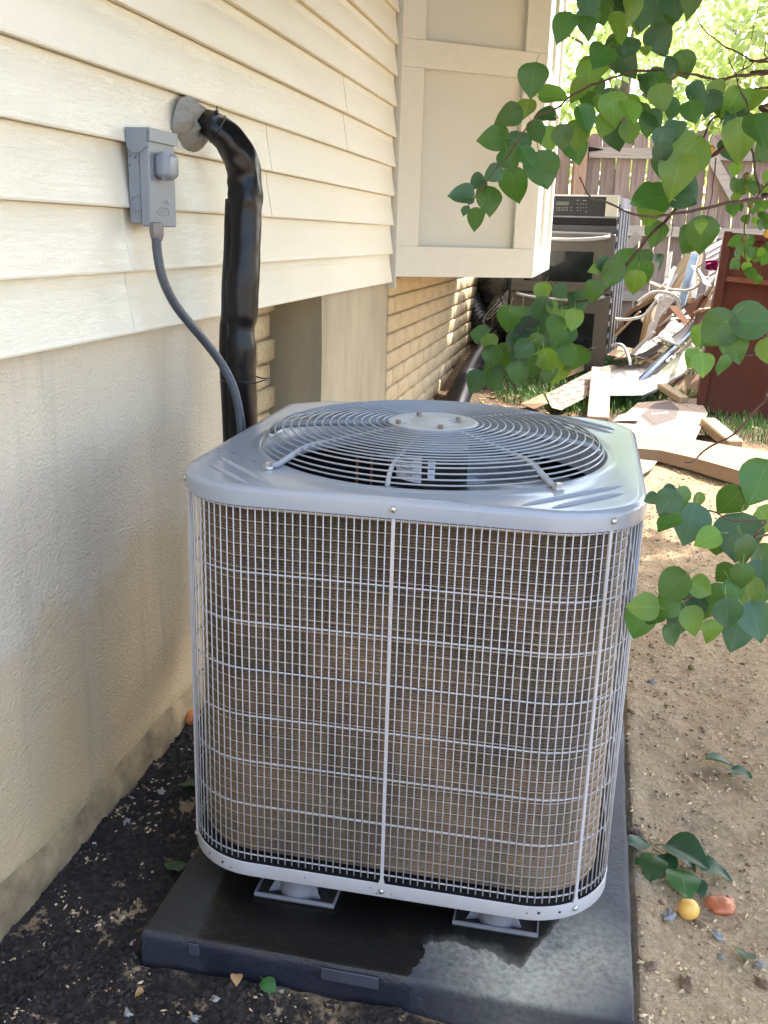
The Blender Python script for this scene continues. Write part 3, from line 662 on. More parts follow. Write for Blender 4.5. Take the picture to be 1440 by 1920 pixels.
vs = [p for r in R_ for p in r]; fs = [(i * N4 + k, i * N4 + (k + 1) % N4, (i + 1) * N4 + (k + 1) % N4, (i + 1) * N4 + k) for i in range(4) for k in range(N4)]
fs.append(tuple(4 * N4 + k for k in range(N4))); mb.add(vs, fs)
PAD = mb.build('equipment_pad', M['pad'], smooth=40)
tag(PAD, 'black plastic equipment pad, wet and dusty, under the condenser unit', 'pad')
for i, (x, L) in enumerate(((0.60, 0.10), (0.36, 0.02))):
    mb = MB(); mb.box((x, PY0 - 0.0045, 0.044), (x + L, PY0 - 0.0005, 0.068), bev=0.0012); o = mb.build('edge_patch', simple('grey_worn_edge', (0.05, 0.05, 0.068), 0.5), PAD)

# ================================================================== CONDENSER UNIT
UX, UD, PHI = 0.2775, 0.79, 0.0113; UW = 0.785; RC = 0.150
UC = Vector((UX + UW / 2, UD / 2, PZ))
U = empty('condenser_unit', UC, PHI, 'grey air conditioning condenser unit with round fan grille and wire coil guard', 'air conditioner')
z_ = lambda w: w - PZ
def outline(ins=0.0, seg=12, r=RC, hw=UW / 2, hd=UD / 2, chamfer=False):
    pts = []; hw -= ins; hd -= ins; r = max(0.01, r - ins)
    for cx, cy, a0 in ((-hw + r, -hd + r, 180), (hw - r, -hd + r, 270), (hw - r, hd - r, 0), (-hw + r, hd - r, 90)):
        if chamfer and a0 == 90:
            pts += [(-hw + 0.075, hd), (-hw + 0.01, hd - 0.055), (-hw, hd - 0.075)]; continue
        for k in range(seg + 1):
            a = math.radians(a0 + 90 * k / seg); pts.append((cx + r * math.cos(a), cy + r * math.sin(a)))
    return pts
def loft(mb, rings, mi=0, capb=False, capt=False):
    n = len(rings[0]); vs = [p for r in rings for p in r]
    fs = [(i * n + k, i * n + (k + 1) % n, (i + 1) * n + (k + 1) % n, (i + 1) * n + k) for i in range(len(rings) - 1) for k in range(n)]
    if capb: fs.append(tuple(range(n - 1, -1, -1)))
    if capt: fs.append(tuple((len(rings) - 1) * n + k for k in range(n)))
    mb.add(vs, fs, mi)
FC = Vector((0.6725 - UC.x, 0.386 - UC.y)); FR = 0.328
# --- top cover: skirt, rounded shoulder, deck with round opening, rolled lip and orifice
def ol(ins, z): return [(x, y, z_(z)) for x, y in outline(ins, 14, chamfer=True)]
sk = [ol(0.004, 0.8335), ol(-0.003, 0.8335), ol(-0.003, 0.8555), ol(-0.0015, 0.8605), ol(0.0025, 0.8640), ol(0.008, 0.8655), ol(0.016, 0.8652)]
mb = MB(); loft(mb, sk)
NO = len(sk[-1]); circ = []
for i in range(NO):
    x, y, _ = sk[-1][i]; a = math.atan2(y - FC.y, x - FC.x); circ.append(a)
def cring(r, z): return [(FC.x + r * math.cos(a), FC.y + r * math.sin(a), z_(z)) for a in circ]
# extra points round the opening keep it circular
outer = sk[-1]
def densify(ring, m=6):
    out = []
    for i in range(len(ring)):
        a, b = Vector(ring[i]), Vector(ring[(i + 1) % len(ring)]); k = max(1, int((b - a).length / 0.02))
        for j in range(k): out.append(tuple(a.lerp(b, j / k)))
    return out
od = densify(outer); circ = [math.atan2(y - FC.y, x - FC.x) for x, y, _ in od]
loft(mb, [od, [((p[0] * .35 + q[0] * .65), (p[1] * .35 + q[1] * .65), z_(0.8655)) for p, q in zip(od, cring(FR + 0.012, 0.8655))], cring(FR + 0.012, 0.866), cring(FR + 0.005, 0.8685), cring(FR, 0.8670), cring(FR - 0.004, 0.858), cring(FR - 0.010, 0.84), cring(FR - 0.012, 0.802), cring(FR - 0.006, 0.798)])
bm_ = mb.mesh('top_cover', M['grey_metal'], smooth=50)
bm = bmesh.new(); bm.from_mesh(bm_); bmesh.ops.remove_doubles(bm, verts=bm.verts, dist=0.0004); bm.to_mesh(bm_); bm.free()
TC = inst('top_cover', bm_, U)
def rib(cx, cy, ang, L, wdt=0.0060, h=0.0042):
    mb = MB(); d = Vector((math.cos(ang), math.sin(ang), 0)); s2 = Vector((-d.y, d.x, 0)); P = []
    for i in range(13):
        t = -1 + 2 * i / 12; f = max(0.0, 1 - abs(t) ** 6); row = []
        for k in range(7):
            u = -1 + 2 * k / 6; p = Vector((cx, cy, z_(0.8657))) + d * (t * L / 2) + s2 * (u * wdt * (0.25 + 0.75 * f)); p.z += h * f * math.cos(u * PI / 2); row.append(tuple(p))
        P.append(row)
    mb.grid(P); return mb.build('stiffening_rib', M['grey_metal'], TC, smooth='all')
hx, hy = UW / 2, UD / 2
for (ax_, ay_), (bx_, by_) in (((-.3565, -.217), (-.2013, -.3767)), ((-.3541, -.269), (-.2423, -.3793)), ((.1988, -.3743), (.3560, -.207)), ((.2448, -.3758), (.3562, -.254)), ((.235, .372), (.352, .262)), ((.205, .368), (.346, .224))):
    rib((ax_ + bx_) / 2, (ay_ + by_) / 2, math.atan2(by_ - ay_, bx_ - ax_), math.hypot(bx_ - ax_, by_ - ay_))
# --- fan guard
FG = empty('fan_guard', (FC.x, FC.y, 0)); FG.parent = U; FG.matrix_local = Matrix.Translation((FC.x, FC.y, 0))
prof = [(0.326, .8715), (0.3228, .8800), (0.3160, .8885), (0.3040, .8955), (0.2890, .8990), (0.2740, .9008), (0.2590, .9022), (0.2440, .9034), (0.2290, .9045), (0.2140, .9054), (0.1990, .9062), (0.1840, .9070), (0.1690, .9077), (0.1540, .9083), (0.1390, .9089), (0.1240, .9094), (0.1100, .9098), (0.0965, .9100), (0.0865, .9100)]
for r_, z in prof:
    mb = MB(); n_ = 96; mb.tube([(r_ * math.cos(2 * PI * k / n_), r_ * math.sin(2 * PI * k / n_), z_(z)) for k in range(n_)], 0.0017, 7, closed=True)
    mb.build('guard_ring', M['guard'], FG, smooth='all')
A0 = math.radians(-94)
for i in range(8):
    heavy = i % 2 == 1; a = math.radians((-94, -47, -3, 49, 86, 133, 183, -131)[i]); ca, sa = math.cos(a), math.sin(a); mb = MB()
    if i in (2, 6):
        pts = [(0.075 * ca, 0.075 * sa, z_(0.903)), (0.2 * ca, 0.2 * sa, z_(0.898)), (0.30 * ca, 0.30 * sa, z_(0.888)), (0.322 * ca, 0.322 * sa, z_(0.872))]; mb.tube(pts, 0.0062, 8)
    else:
        rr = [(r_, z) for r_, z in prof]; w = 0.0042 if heavy else 0.0030
        pts = [(r_ * ca, r_ * sa, z_(z - 0.0036)) for r_, z in rr][::-1]
        if heavy: pts = pts[:-3] + [(0.325 * ca, 0.325 * sa, z_(.882)), (0.350 * ca, 0.350 * sa, z_(.8715)), (0.372 * ca, 0.372 * sa, z_(.8700))]
        else: pts = [(0.08 * ca, 0.08 * sa, z_(.9070))] + pts + [(0.331 * ca, 0.331 * sa, z_(.8665))]
        m_ = len(pts); mb.tube(pts, [(0.0058 if heavy else 0.0042) if t > m_ * 0.62 else w for t in range(m_)], 8)
    mb.build('guard_spoke', M['guard'], FG, smooth='all')
    if heavy:
        mb = MB(); c = (0.368 * ca, 0.368 * sa, z_(0.8660))
        mb.lathe([(0.0105, 0), (0.0110, 0.003), (0.0105, 0.0055)], c, 16); mb.lathe([(0.0065, 0.0056), (0.0068, 0.011), (0.0050, 0.0125)], c, 6); mb.build('bolt', M['bolt'], FG, smooth=30)
mb = MB(); mb.lathe([(0.0855, .9075 - PZ), (0.0855, .9110 - PZ), (0.082, .9130 - PZ), (0.060, .9127 - PZ), (0.056, .9110 - PZ), (0.040, .9110 - PZ), (0.036, .9130 - PZ), (0.001, .9135 - PZ)], (0, 0, 0), 48)
HP = mb.build('hub_plate', M['hub'], FG, smooth=30)
for px, py in ((748, 788), (787, 774), (828, 797), (861, 784)):
    w = atz(px, py, 0.9265); lc = Matrix.Rotation(-PHI, 3, 'Z') @ (w - UC); lc.x -= FC.x; lc.y -= FC.y
    mb = MB(); mb.lathe([(0.0052, 0), (0.0054, 0.006), (0.0048, 0.0075)], (lc.x, lc.y, z_(0.9130)), 6)
    mb.build('nut', M['bolt_dull'], HP, smooth=30)
    a = math.atan2(lc.y, lc.x); mb = MB(); mb.obox((lc.x - 0.008 * math.cos(a), lc.y - 0.008 * math.sin(a), z_(0.9137)), (0.010 * math.cos(a), 0.010 * math.sin(a), 0), (-0.004 * math.sin(a), 0.004 * math.cos(a), 0), (0, 0, 0.0011)); mb.build('slot', M['grey_metal'], HP)
piv = Vector((0, -UD / 2, z_(0.861)))
for o_ in (TC, FG):
    o_.matrix_local = Matrix.Translation(piv) @ Matrix.Rotation(0.015, 4, 'X') @ Matrix.Translation(-piv) @ o_.matrix_local
# --- motor, blades and dark interior
MO = MB(); MO.lathe([(0.058, .902 - PZ), (0.068, .898 - PZ), (0.070, .872 - PZ)], (FC.x, FC.y, 0), 32, mi=1); MO.lathe([(0.069, .8715 - PZ), (0.069, .775 - PZ), (0.055, .765 - PZ)], (FC.x, FC.y, 0), 32)
MOT = MO.build('motor', [M['black_motor'], M['grey_metal']], U, smooth=40)
def curved_label(name, a0, a1, z0, z1, mat, r=0.0698, parent=MOT):
    mb = MB(); mb.grid([[(FC.x + r * math.cos(a0 + (a1 - a0) * i / 8), FC.y + r * math.sin(a0 + (a1 - a0) * i / 8), z_(z)) for i in range(9)] for z in (z0, z1)]); return mb.build(name, mat, parent, smooth='all')
LB = curved_label('label', math.radians(-166), math.radians(-98), 0.812, 0.862, M['label'])
curved_label('label', math.radians(-88), math.radians(-77), 0.822, 0.856, M['label'])
pr = MB()
def strip(a0, a1, z0, z1, r=0.0702):
    a0, a1 = math.radians(a0), math.radians(a1); pr.grid([[(FC.x + r * math.cos(a0 + (a1 - a0) * i / 3), FC.y + r * math.sin(a0 + (a1 - a0) * i / 3), z_(z)) for i in range(4)] for z in (z0, z1)])
for k in range(16): strip(-142 + k * 1.9, -142 + k * 1.9 + (1.3 if k % 3 else 0.7), 0.8505, 0.8565)
for (a, b, z) in ((-142, -118, .8460), (-140, -112, .8385), (-142, -114, .8345), (-130, -112, .8265), (-128, -113, .8235), (-109, -105, .8270), (-103, -99.5, .8270)): strip(a, b, z, z + 0.0013)
strip(-108, -101, .8175, .8215)
for z in (.8525, .8440, .8400, .8300): strip(-86, -79, z, z + 0.0022)
pr.build('printed_text', M['print'], LB)
MB_ = MB()
FN = empty('fan', (FC.x, FC.y, 0)); FN.parent = U
for i in range(4):
    a0 = math.radians(-25 + i * 90); P = []
    for j in range(7):
        r_ = 0.06 + 0.245 * j / 6; row = []
        for k in range(9):
            t = k / 8; a = a0 + (t - 0.2) * math.radians(62) + 0.15 * j / 6; row.append((r_ * math.cos(a), r_ * math.sin(a), z_(0.742 + 0.050 * t + 0.012 * math.sin(t * PI))))
        P.append(row)
    mb = MB(); mb.grid(P); o = mb.build('fan_blade', M['grey_metal'], FN, smooth='all'); md = o.modifiers.new('solid', 'SOLIDIFY'); md.thickness = 0.0015
mb = MB(); mb.lathe([(0.062, .735 - PZ), (0.064, .765 - PZ)], (0, 0, 0), 24); mb.build('fan_hub', M['bolt'], FN, smooth=40)
mb = MB(); i_in = [[(x, y, z_(z)) for x, y in outline(0.055)] for z in (0.20, 0.80)]; loft(mb, i_in); mb.build('inner_liner', M['black_inside'], U)  # added black skin stands for the shade inside the coil
mb = MB(); mb.box((0.02, 0.20, z_(0.66)), (0.20, 0.26, z_(0.80))); mb.build('inner_panel', M['galv'], U)
cpipe = MB()
for k, (x, y) in enumerate(((-0.20, 0.22), (-0.17, 0.235), (-0.13, 0.24))): cpipe.tube([(x, y, z_(0.5)), (x, y, z_(0.795))], 0.004, 8); cpipe.build('copper_pipe', M['copper'], U, smooth='all') if k == 2 else None
# --- coil
mb = MB(); rings = []; zc0, zc1 = 0.172, 0.858; nrow = int((zc1 - zc0) / 0.0026)
for i in range(nrow + 1):
    z = zc0 + (zc1 - zc0) * i / nrow; ins = 0.0255 + (0.0022 if i % 2 else 0.0)
    rings.append([(x, y, z_(z)) for x, y in outline(ins, 6)])
loft(mb, rings)
mb.build('condenser_coil', M['coil'], U)
mb = MB()
for i in range(34):
    z = 0.183 + i * 0.0206
    if z < 0.85:
        r0 = [(x, y, z_(z)) for x, y in outline(0.0225, 6)]; mb.tube(r0, 0.0013, 5, closed=True)
CL = mb.build('coil_tubes', M['coil_line'], U, smooth='all'); CL['kind'] = 'stuff'
# --- wire guard round the coil
WG = empty('coil_guard', (0, 0, 0)); WG.parent = U
per = outline(0.0015, 24); cum = [0.0]; P2 = [Vector(p) for p in per] + [Vector(per[0])]
for i in range(len(P2) - 1): cum.append(cum[-1] + (P2[i + 1] - P2[i]).length)
def along(s_):
    s_ = s_ % cum[-1]
    for i in range(len(cum) - 1):
        if cum[i + 1] >= s_: t = (s_ - cum[i]) / max(1e-9, cum[i + 1] - cum[i]); return P2[i].lerp(P2[i + 1], t), (P2[i + 1] - P2[i]).normalized()
wz0, wz1 = 0.169, 0.8375
mb = MB(); mb.tube([(0, 0, wz0 - PZ), (0, 0, 0.5 - PZ), (0, 0, wz1 - PZ)], 0.00122, 6); vw = mb.mesh('vertical_wire', M['wire'], smooth='all')
tot = cum[-1]; nw = int(round(tot / 0.0127))
# start so that one wire would fall at the front centre strap
sc = None
for s_ in np.arange(0, tot, 0.0005):
    p, _ = along(s_)
    if abs(p.y + UD / 2 - 0.0015) < 0.002 and abs(p.x - (0.672 - UC.x)) < 0.0004: sc = s_; break
for i in range(nw):
    s_ = sc + i * tot / nw
    if i == 0: continue
    p, _ = along(s_); inst('vertical_wire', vw, WG, (p.x, p.y, 0))
for z in (0.829, 0.718, 0.630, 0.543, 0.455, 0.367, 0.280, 0.178):
    mb = MB(); mb.tube([(x, y, z_(z)) for x, y in outline(0.0041, 8)], 0.0015, 6, closed=True); mb.build('horizontal_wire', M['wire'], WG, smooth='all')
sm = MB(); sm.box((-0.003, -0.0030, z_(0.160)), (0.003, 0.0012, z_(0.8345)), bev=0.0008); sm.prism([(-0.003, -0.0030, z_(0.172)), (-0.0062, -0.0034, z_(0.160)), (0.0062, -0.0034, z_(0.160)), (0.003, -0.0030, z_(0.172))], (0, 0.003, 0))
smm = sm.mesh('strap', M['wire'])
ml = {}
for s_ in (sc, ):
    p, t = along(s_); inst('strap', smm, WG, (p.x, p.y, 0))
def corner_s(angdeg, cx, cy):
    tgt = Vector((cx + (RC - 0.0015) * math.cos(math.radians(angdeg)), cy + (RC - 0.0015) * math.sin(math.radians(angdeg))))
    return min(np.arange(0, tot, 0.002), key=lambda s_: (along(s_)[0] - tgt).length)
straps = [(-51, hx - RC, -hy + RC), (207, -hx + RC, -hy + RC), (45, hx - RC, hy - RC), (135, -hx + RC, hy - RC)]
sb = MB(); sb.lathe([(0.0052, 0), (0.0052, 0.0015), (0.0040, 0.0035), (0.0015, 0.0045)], (0, 0, 0), 12); screw = sb.mesh('screw', M['bolt'], smooth='all')
def put_screw(p, t, z, parent, out=0.004):
    n_ = Vector((t.y, -t.x, 0)).normalized(); o = inst('screw', screw, parent, (p.x + n_.x * out, p.y + n_.y * out, z_(z)))
    o.rotation_euler = n_.to_track_quat('Z', 'Y').to_euler(); return o
# --- base pan band
def band(ins, z): return [(x, y, z_(z)) for x, y in outline(ins, 16)]
mb = MB(); loft(mb, [band(0.03, 0.1375), band(0.0, 0.1350), band(-0.0005, 0.1360), band(-0.0005, 0.1610), band(0.0015, 0.1618), band(0.0030, 0.1600), band(0.006, 0.142), band(0.2, 0.141)])
BP = mb.build('base_pan', M['wire'], U, smooth=45)
mb = MB(); loft(mb, [band(0.0045, 0.1502), band(0.03, 0.1504), band(0.25, 0.1504)], capt=True); mb.build('pan_floor', M['black_inside'], U)
for a, cx, cy in straps:
    s_ = corner_s(a, cx, cy); p, t = along(s_); o = inst('strap', smm, WG, (p.x, p.y, 0)); o.rotation_euler = (0, 0, math.atan2(t.y, t.x))
    put_screw(p, t, 0.849, TC, 0.005); put_screw(p, t, 0.149, BP, 0.002)
p, t = along(sc); put_screw(p, t, 0.849, TC, 0.005); put_screw(p, t, 0.1475, BP, 0.0022)
hm = MB(); hm.lathe([(1, 0), (1, 0.0004)], (0, 0, 0), 10); hole = hm.mesh('hole', M['hole'])
for s0, r_, z in ((-0.335, .0022, .150), (-0.300, .0026, .148), (-0.281, .0014, .1435), (-0.020, .0012, .151), (-0.008, .0012, .141), (0.018, .001, .144), (-0.14, .0012, .150), (0.255, .0013, .149), (0.275, .0026, .1505), (0.312, .0024, .1490), (-0.365, .0012, .153)):
    p, t = along(sc + s0); n_ = Vector((t.y, -t.x, 0)).normalized(); o = inst('hole', hole, BP, (p.x + n_.x * 0.0023, p.y + n_.y * 0.0023, z_(z)), sc=(r_, r_, 1)); o.rotation_euler = n_.to_track_quat('Z', 'Y').to_euler()
# --- feet
FT = MB(); w2, d2 = 0.076, 0.036
FT.box((-w2, -d2, 0.001), (w2, d2, 0.0035), 1); FT.box((-w2, -d2, 0.0036), (w2, -d2 + 0.003, 0.011)); FT.box((-w2, d2 - 0.003, 0.0036), (w2, d2, 0.011)); FT.box((-w2, -d2 + 0.0031, 0.0036), (-w2 + 0.003, d2 - 0.0031, 0.011)); FT.box((w2 - 0.003, -d2 + 0.0031, 0.0036), (w2, d2 - 0.0031, 0.011))
FT.lathe([(0.036, 0.0037), (0.033, 0.058)], (0, 0.004, 0), 18)
for a in range(6):
    an = a * PI / 3 + 0.35; ca, sa = math.cos(an), math.sin(an); FT.prism([(0.034 * ca, 0.004 + 0.034 * sa, 0.0037), (0.058 * ca, 0.004 + 0.034 * sa if abs(0.058 * sa) > d2 else 0.004 + 0.058 * sa, 0.0037), (0.033 * ca, 0.004 + 0.033 * sa, 0.05)], (-0.002 * sa, 0.002 * ca, 0))
ftm = FT.mesh('foot', [M['foot'], M['pan_dirt']], smooth=30)
for px, py in ((552, 1686), (928, 1740)):
    w = atz(px, py, PZ + 0.005); w.y += 0.030; lc = Matrix.Rotation(-PHI, 3, 'Z') @ (w - UC); inst('foot', ftm, U, (lc.x, lc.y, 0.0005))
for sx in (-1, 1): inst('foot', ftm, U, (sx * 0.19, 0.30, 0.0005))

# ================================================================== BACK YARD
# ---- fence
fa = 0.10; FO = Vector((-0.6, 7.93, 0)); FD = Vector((math.cos(fa), math.sin(fa), 0)); FNm = Vector((FD.y, -FD.x, 0))
FE = empty('wooden_fence', FO, fa, 'weathered cedar picket fence with rails and a gate across the back', 'fence')
pk = []
for i in range(5):
    r = random.Random(i); mb = MB(); w, e = 0.0625, 0.02; tp = 0
    poly = [(-w, 0, 0), (w, 0, 0), (w, 0, 1.70 - 0.03), (w - e, 0, 1.70), (-w + e, 0, 1.70), (-w, 0, 1.70 - 0.03)]
    mb.prism(poly, (0, 0.018, 0)); pk.append((mb.mesh('picket', M['fence']), mb.mesh('picket', M['fence_new'])))
for i in range(38):
    x = 0.07 + i * 0.134; dz = random.uniform(-0.035, 0.025); new = i in (9,)
    o = inst('picket', pk[i % 5][1 if new else 0], FE, (x, random.uniform(-.002, .002), 0.5 + dz), (0, random.uniform(-.006, .006), 0), (random.uniform(0.93, 1.0), 1, 1 + 0.0))
    if random.random() < 0.5: o.scale.x = 0.955
def railz(py): return aty(1180, py, 7.9).z
for z in (railz(284), railz(432), railz(557)):
    mb = MB(); mb.box((1.36, -0.045, z - 0.045), (5.0, -0.004, z + 0.045)); mb.build('rail', M['fence_rail'], FE)
mb = MB(); mb.box((1.24, -0.10, 0.4), (1.345, -0.005, 2.32)); mb.build('post', M['fence_new'], FE)
def brace(a, b, w=0.045):
    a = aty(*a, 7.9); b = aty(*b, 8.0); inv = Matrix.Rotation(-fa, 3, 'Z'); a = inv @ (a - FO); b = inv @ (b - FO); d = (b - a); d.y = 0; c = (a + b) / 2; c.y = -0.028; d.normalize()
    mb = MB(); L = (b - a).length / 2; mb.obox(c, d * L, Vector((0, 0.02, 0)), Vector((-d.z, 0, d.x)) * w); return mb.build('brace', M['fence_rail'], FE)
brace((1120, 525), (1200, 440)); brace((1345, 290), (1390, 378)); 
for px, py, w in ((1112, 277, 0.09), (1296, 432, 0.055)):
    p = Matrix.Rotation(-fa, 3, 'Z') @ (aty(px, py, 7.86) - FO); mb = MB()
    mb.prism([(p.x - w, -0.052, p.z - 0.028), (p.x + w * 0.6, -0.052, p.z - 0.012), (p.x + w * 1.2, -0.052, p.z), (p.x + w * 0.6, -0.052, p.z + 0.012), (p.x - w, -0.052, p.z + 0.028)], (0, 0.006, 0)); mb.build('hinge' if w > .06 else 'latch', M['iron'], FE)
# ---- trees beyond the fence
def crown(mb, c, rad, n, size, rng, clump=40):
    cs_ = []
    for _ in range(clump):
        d = Vector(rng.normal(size=3)).normalized(); k = 0.35 + 0.65 * rng.random() ** 0.5; cs_.append(Vector(c) + Vector((d.x * rad[0], d.y * rad[1], d.z * rad[2])) * k)
    per_ = n // clump
    for cc in cs_:
        rs = min(rad) * rng.uniform(0.16, 0.34)
        for _ in range(per_):
            p = cc + Vector(rng.normal(size=3)) * rs * 0.6; a = Vector(rng.normal(size=3)).normalized(); b = a.orthogonal().normalized(); s_ = size * rng.uniform(0.6, 1.3)
            b = Matrix.Rotation(rng.random() * 6.28, 3, a) @ b; cx = a.cross(b)
            mb.add([p - b * s_, p + cx * s_ * .45, p + b * s_, p - cx * s_ * .45], [(0, 1, 2, 3)])
def far_tree(x, y, h, cr_, label, n=5000, size=0.10, seed=1):
    rng = np.random.default_rng(seed); T = empty('tree', (x, y, 0.45), 0, label, 'tree', 'trees beyond the fence'); mb = MB()
    mb.tube([(0, 0, 0), (0.05, 0.02, h * 0.3), (-0.05, 0.05, h * 0.62), (0.05, 0, h * 0.9)], [0.16, 0.13, 0.09, 0.02], 10)
    for k in range(9):
        a = rng.random() * 6.28; z0 = h * rng.uniform(0.25, 0.7); L = cr_ * rng.uniform(0.5, 0.9); mb.tube([(0, 0, z0), (L * .5 * math.cos(a), L * .5 * math.sin(a), z0 + L * .35), (L * math.cos(a), L * math.sin(a), z0 + L * .6)], [0.05, 0.03, 0.012], 6)
    mb.build('trunk', M['bark_grey'], T, smooth='all')
    mb = MB(); crown(mb, (0, 0, h * 0.62), (cr_, cr_, h * 0.42), n, size, rng); o = mb.build('crown', M['leaf_far'], T, fix=False); o['kind'] = 'stuff'
far_tree(1.1, 14.5, 4.6, 2.0, 'sunlit yellow-green tree beyond the left end of the fence', seed=1, n=3400)
far_tree(3.7, 13.0, 4.9, 1.7, 'tall sunlit tree beyond the fence at the centre right', seed=2, n=3200)
far_tree(3.0, 19.5, 6.0, 2.4, 'more distant pale green tree showing between two nearer trees', seed=3, n=2600, size=0.11)
far_tree(6.6, 15.5, 4.6, 1.6, 'smaller sunlit tree beyond the right end of the fence', seed=4, n=3600)
far_tree(-1.8, 13.0, 5.0, 1.9, 'sunlit tree beyond the fence behind the house corner', seed=5, n=3000)
# ---- downspout, corrugated drains, bin bag
dp = atx(893, 548, 0.02); 
mb = MB(); mb.box((-0.024, 6.72, dp.z - 0.06), (0.05, 6.80, 1.9), bev=0.006); mb.obox((0.03, 6.72, dp.z - 0.075), (0.037, 0, 0), (0, 0.04, 0.02), (0, -0.018, 0.045))
o = mb.build('downspout', M['downspout'], loc=(0, 0, 0)); tag(o, 'pale metal downspout on the brick wall behind the bay', 'downspout')
def corrug(name, pts, r, label, cat, amp=0.10, pitch=0.02):
    L = sum((pts[i + 1] - pts[i]).length for i in range(len(pts) - 1)); k = max(2, int(L / pitch * 3 / (len(pts) - 1))); sp_ = spline(pts, k); mb = MB(); o0 = pts[0]
    mb.tube(rel(sp_, o0), [r * (1 + amp * math.cos(i * 2 * PI / 3)) for i in range(len(sp_))], 16); o = mb.build(name, M['drain'], loc=o0, smooth='all'); return tag(o, label, cat)
c1 = aty(886, 572, 6.55); c2 = aty(905, 610, 6.4); c3 = aty(925, 640, 6.2)
corrug('drain_elbow', [c1 + Vector((-0.02, 0.06, 0.05)), c1, c2, c3], 0.075, 'black corrugated drain elbow below the downspout', 'drain pipe', 0.12, 0.03)
d1, d2_, d3, d4 = onground(925, 640, 0.08), onground(905, 662, 0.07), onground(884, 695, 0.07), onground(862, 742, 0.065)
corrug('drain_pipe', [d1, d2_, d3, d4, onground(845, 790, 0.06)], 0.066, 'black corrugated drain pipe lying along the brick wall', 'drain pipe', 0.07, 0.022)
rk = empty('wire_rack', c3, 0, 'small black wire rack leaning beside the corrugated elbow', 'rack'); mb = MB()
for k in range(3):
    a = aty(905 + k * 4, 597 + k * 1.5, 5.9); b = aty(938 + k * 3, 562 + k * 5, 5.9); mb.tube(rel([a, b], c3), 0.0025, 5)
mb.build('wires', M['handle'], rk)
mb = MB(); fr = [aty(p, q_, 5.93) for p, q_ in ((900, 600), (940, 560), (948, 590), (915, 630))]; mb.tube(rel(fr, c3), 0.012, 6, closed=True); mb.build('frame', M['iron'], rk)
def bag(c, r, label, seed):
    mb = MB(); P = []
    for i in range(15):
        th = PI * i / 14; row = []
        for k in range(24):
            a = 2 * PI * k / 24; d = Vector((math.sin(th) * math.cos(a), math.sin(th) * math.sin(a), math.cos(th))); n_ = noise.fractal(d * 2.6 + Vector((seed, 0, 0)), 1, 2, 4)
            row.append((d.x * r[0] * (1 + .22 * n_), d.y * r[1] * (1 + .22 * n_), d.z * r[2] * (1 + .18 * n_)))
        P.append(row + [row[0]])
    mb.grid(P); o = mb.build('bin_bag', M['bag'], loc=c, smooth='all'); return tag(o, label, 'bin bag')
bag(Vector((0.18, 6.75, GZ(0, 6.75) + 0.42)), (0.20, 0.25, 0.46), 'tall black plastic bin bag between the ovens and brick wall', 1)
bag(Vector((0.26, 6.35, GZ(0, 6.3) + 0.20)), (0.16, 0.16, 0.24), 'small black bin bag on the ground beside the ovens', 5)
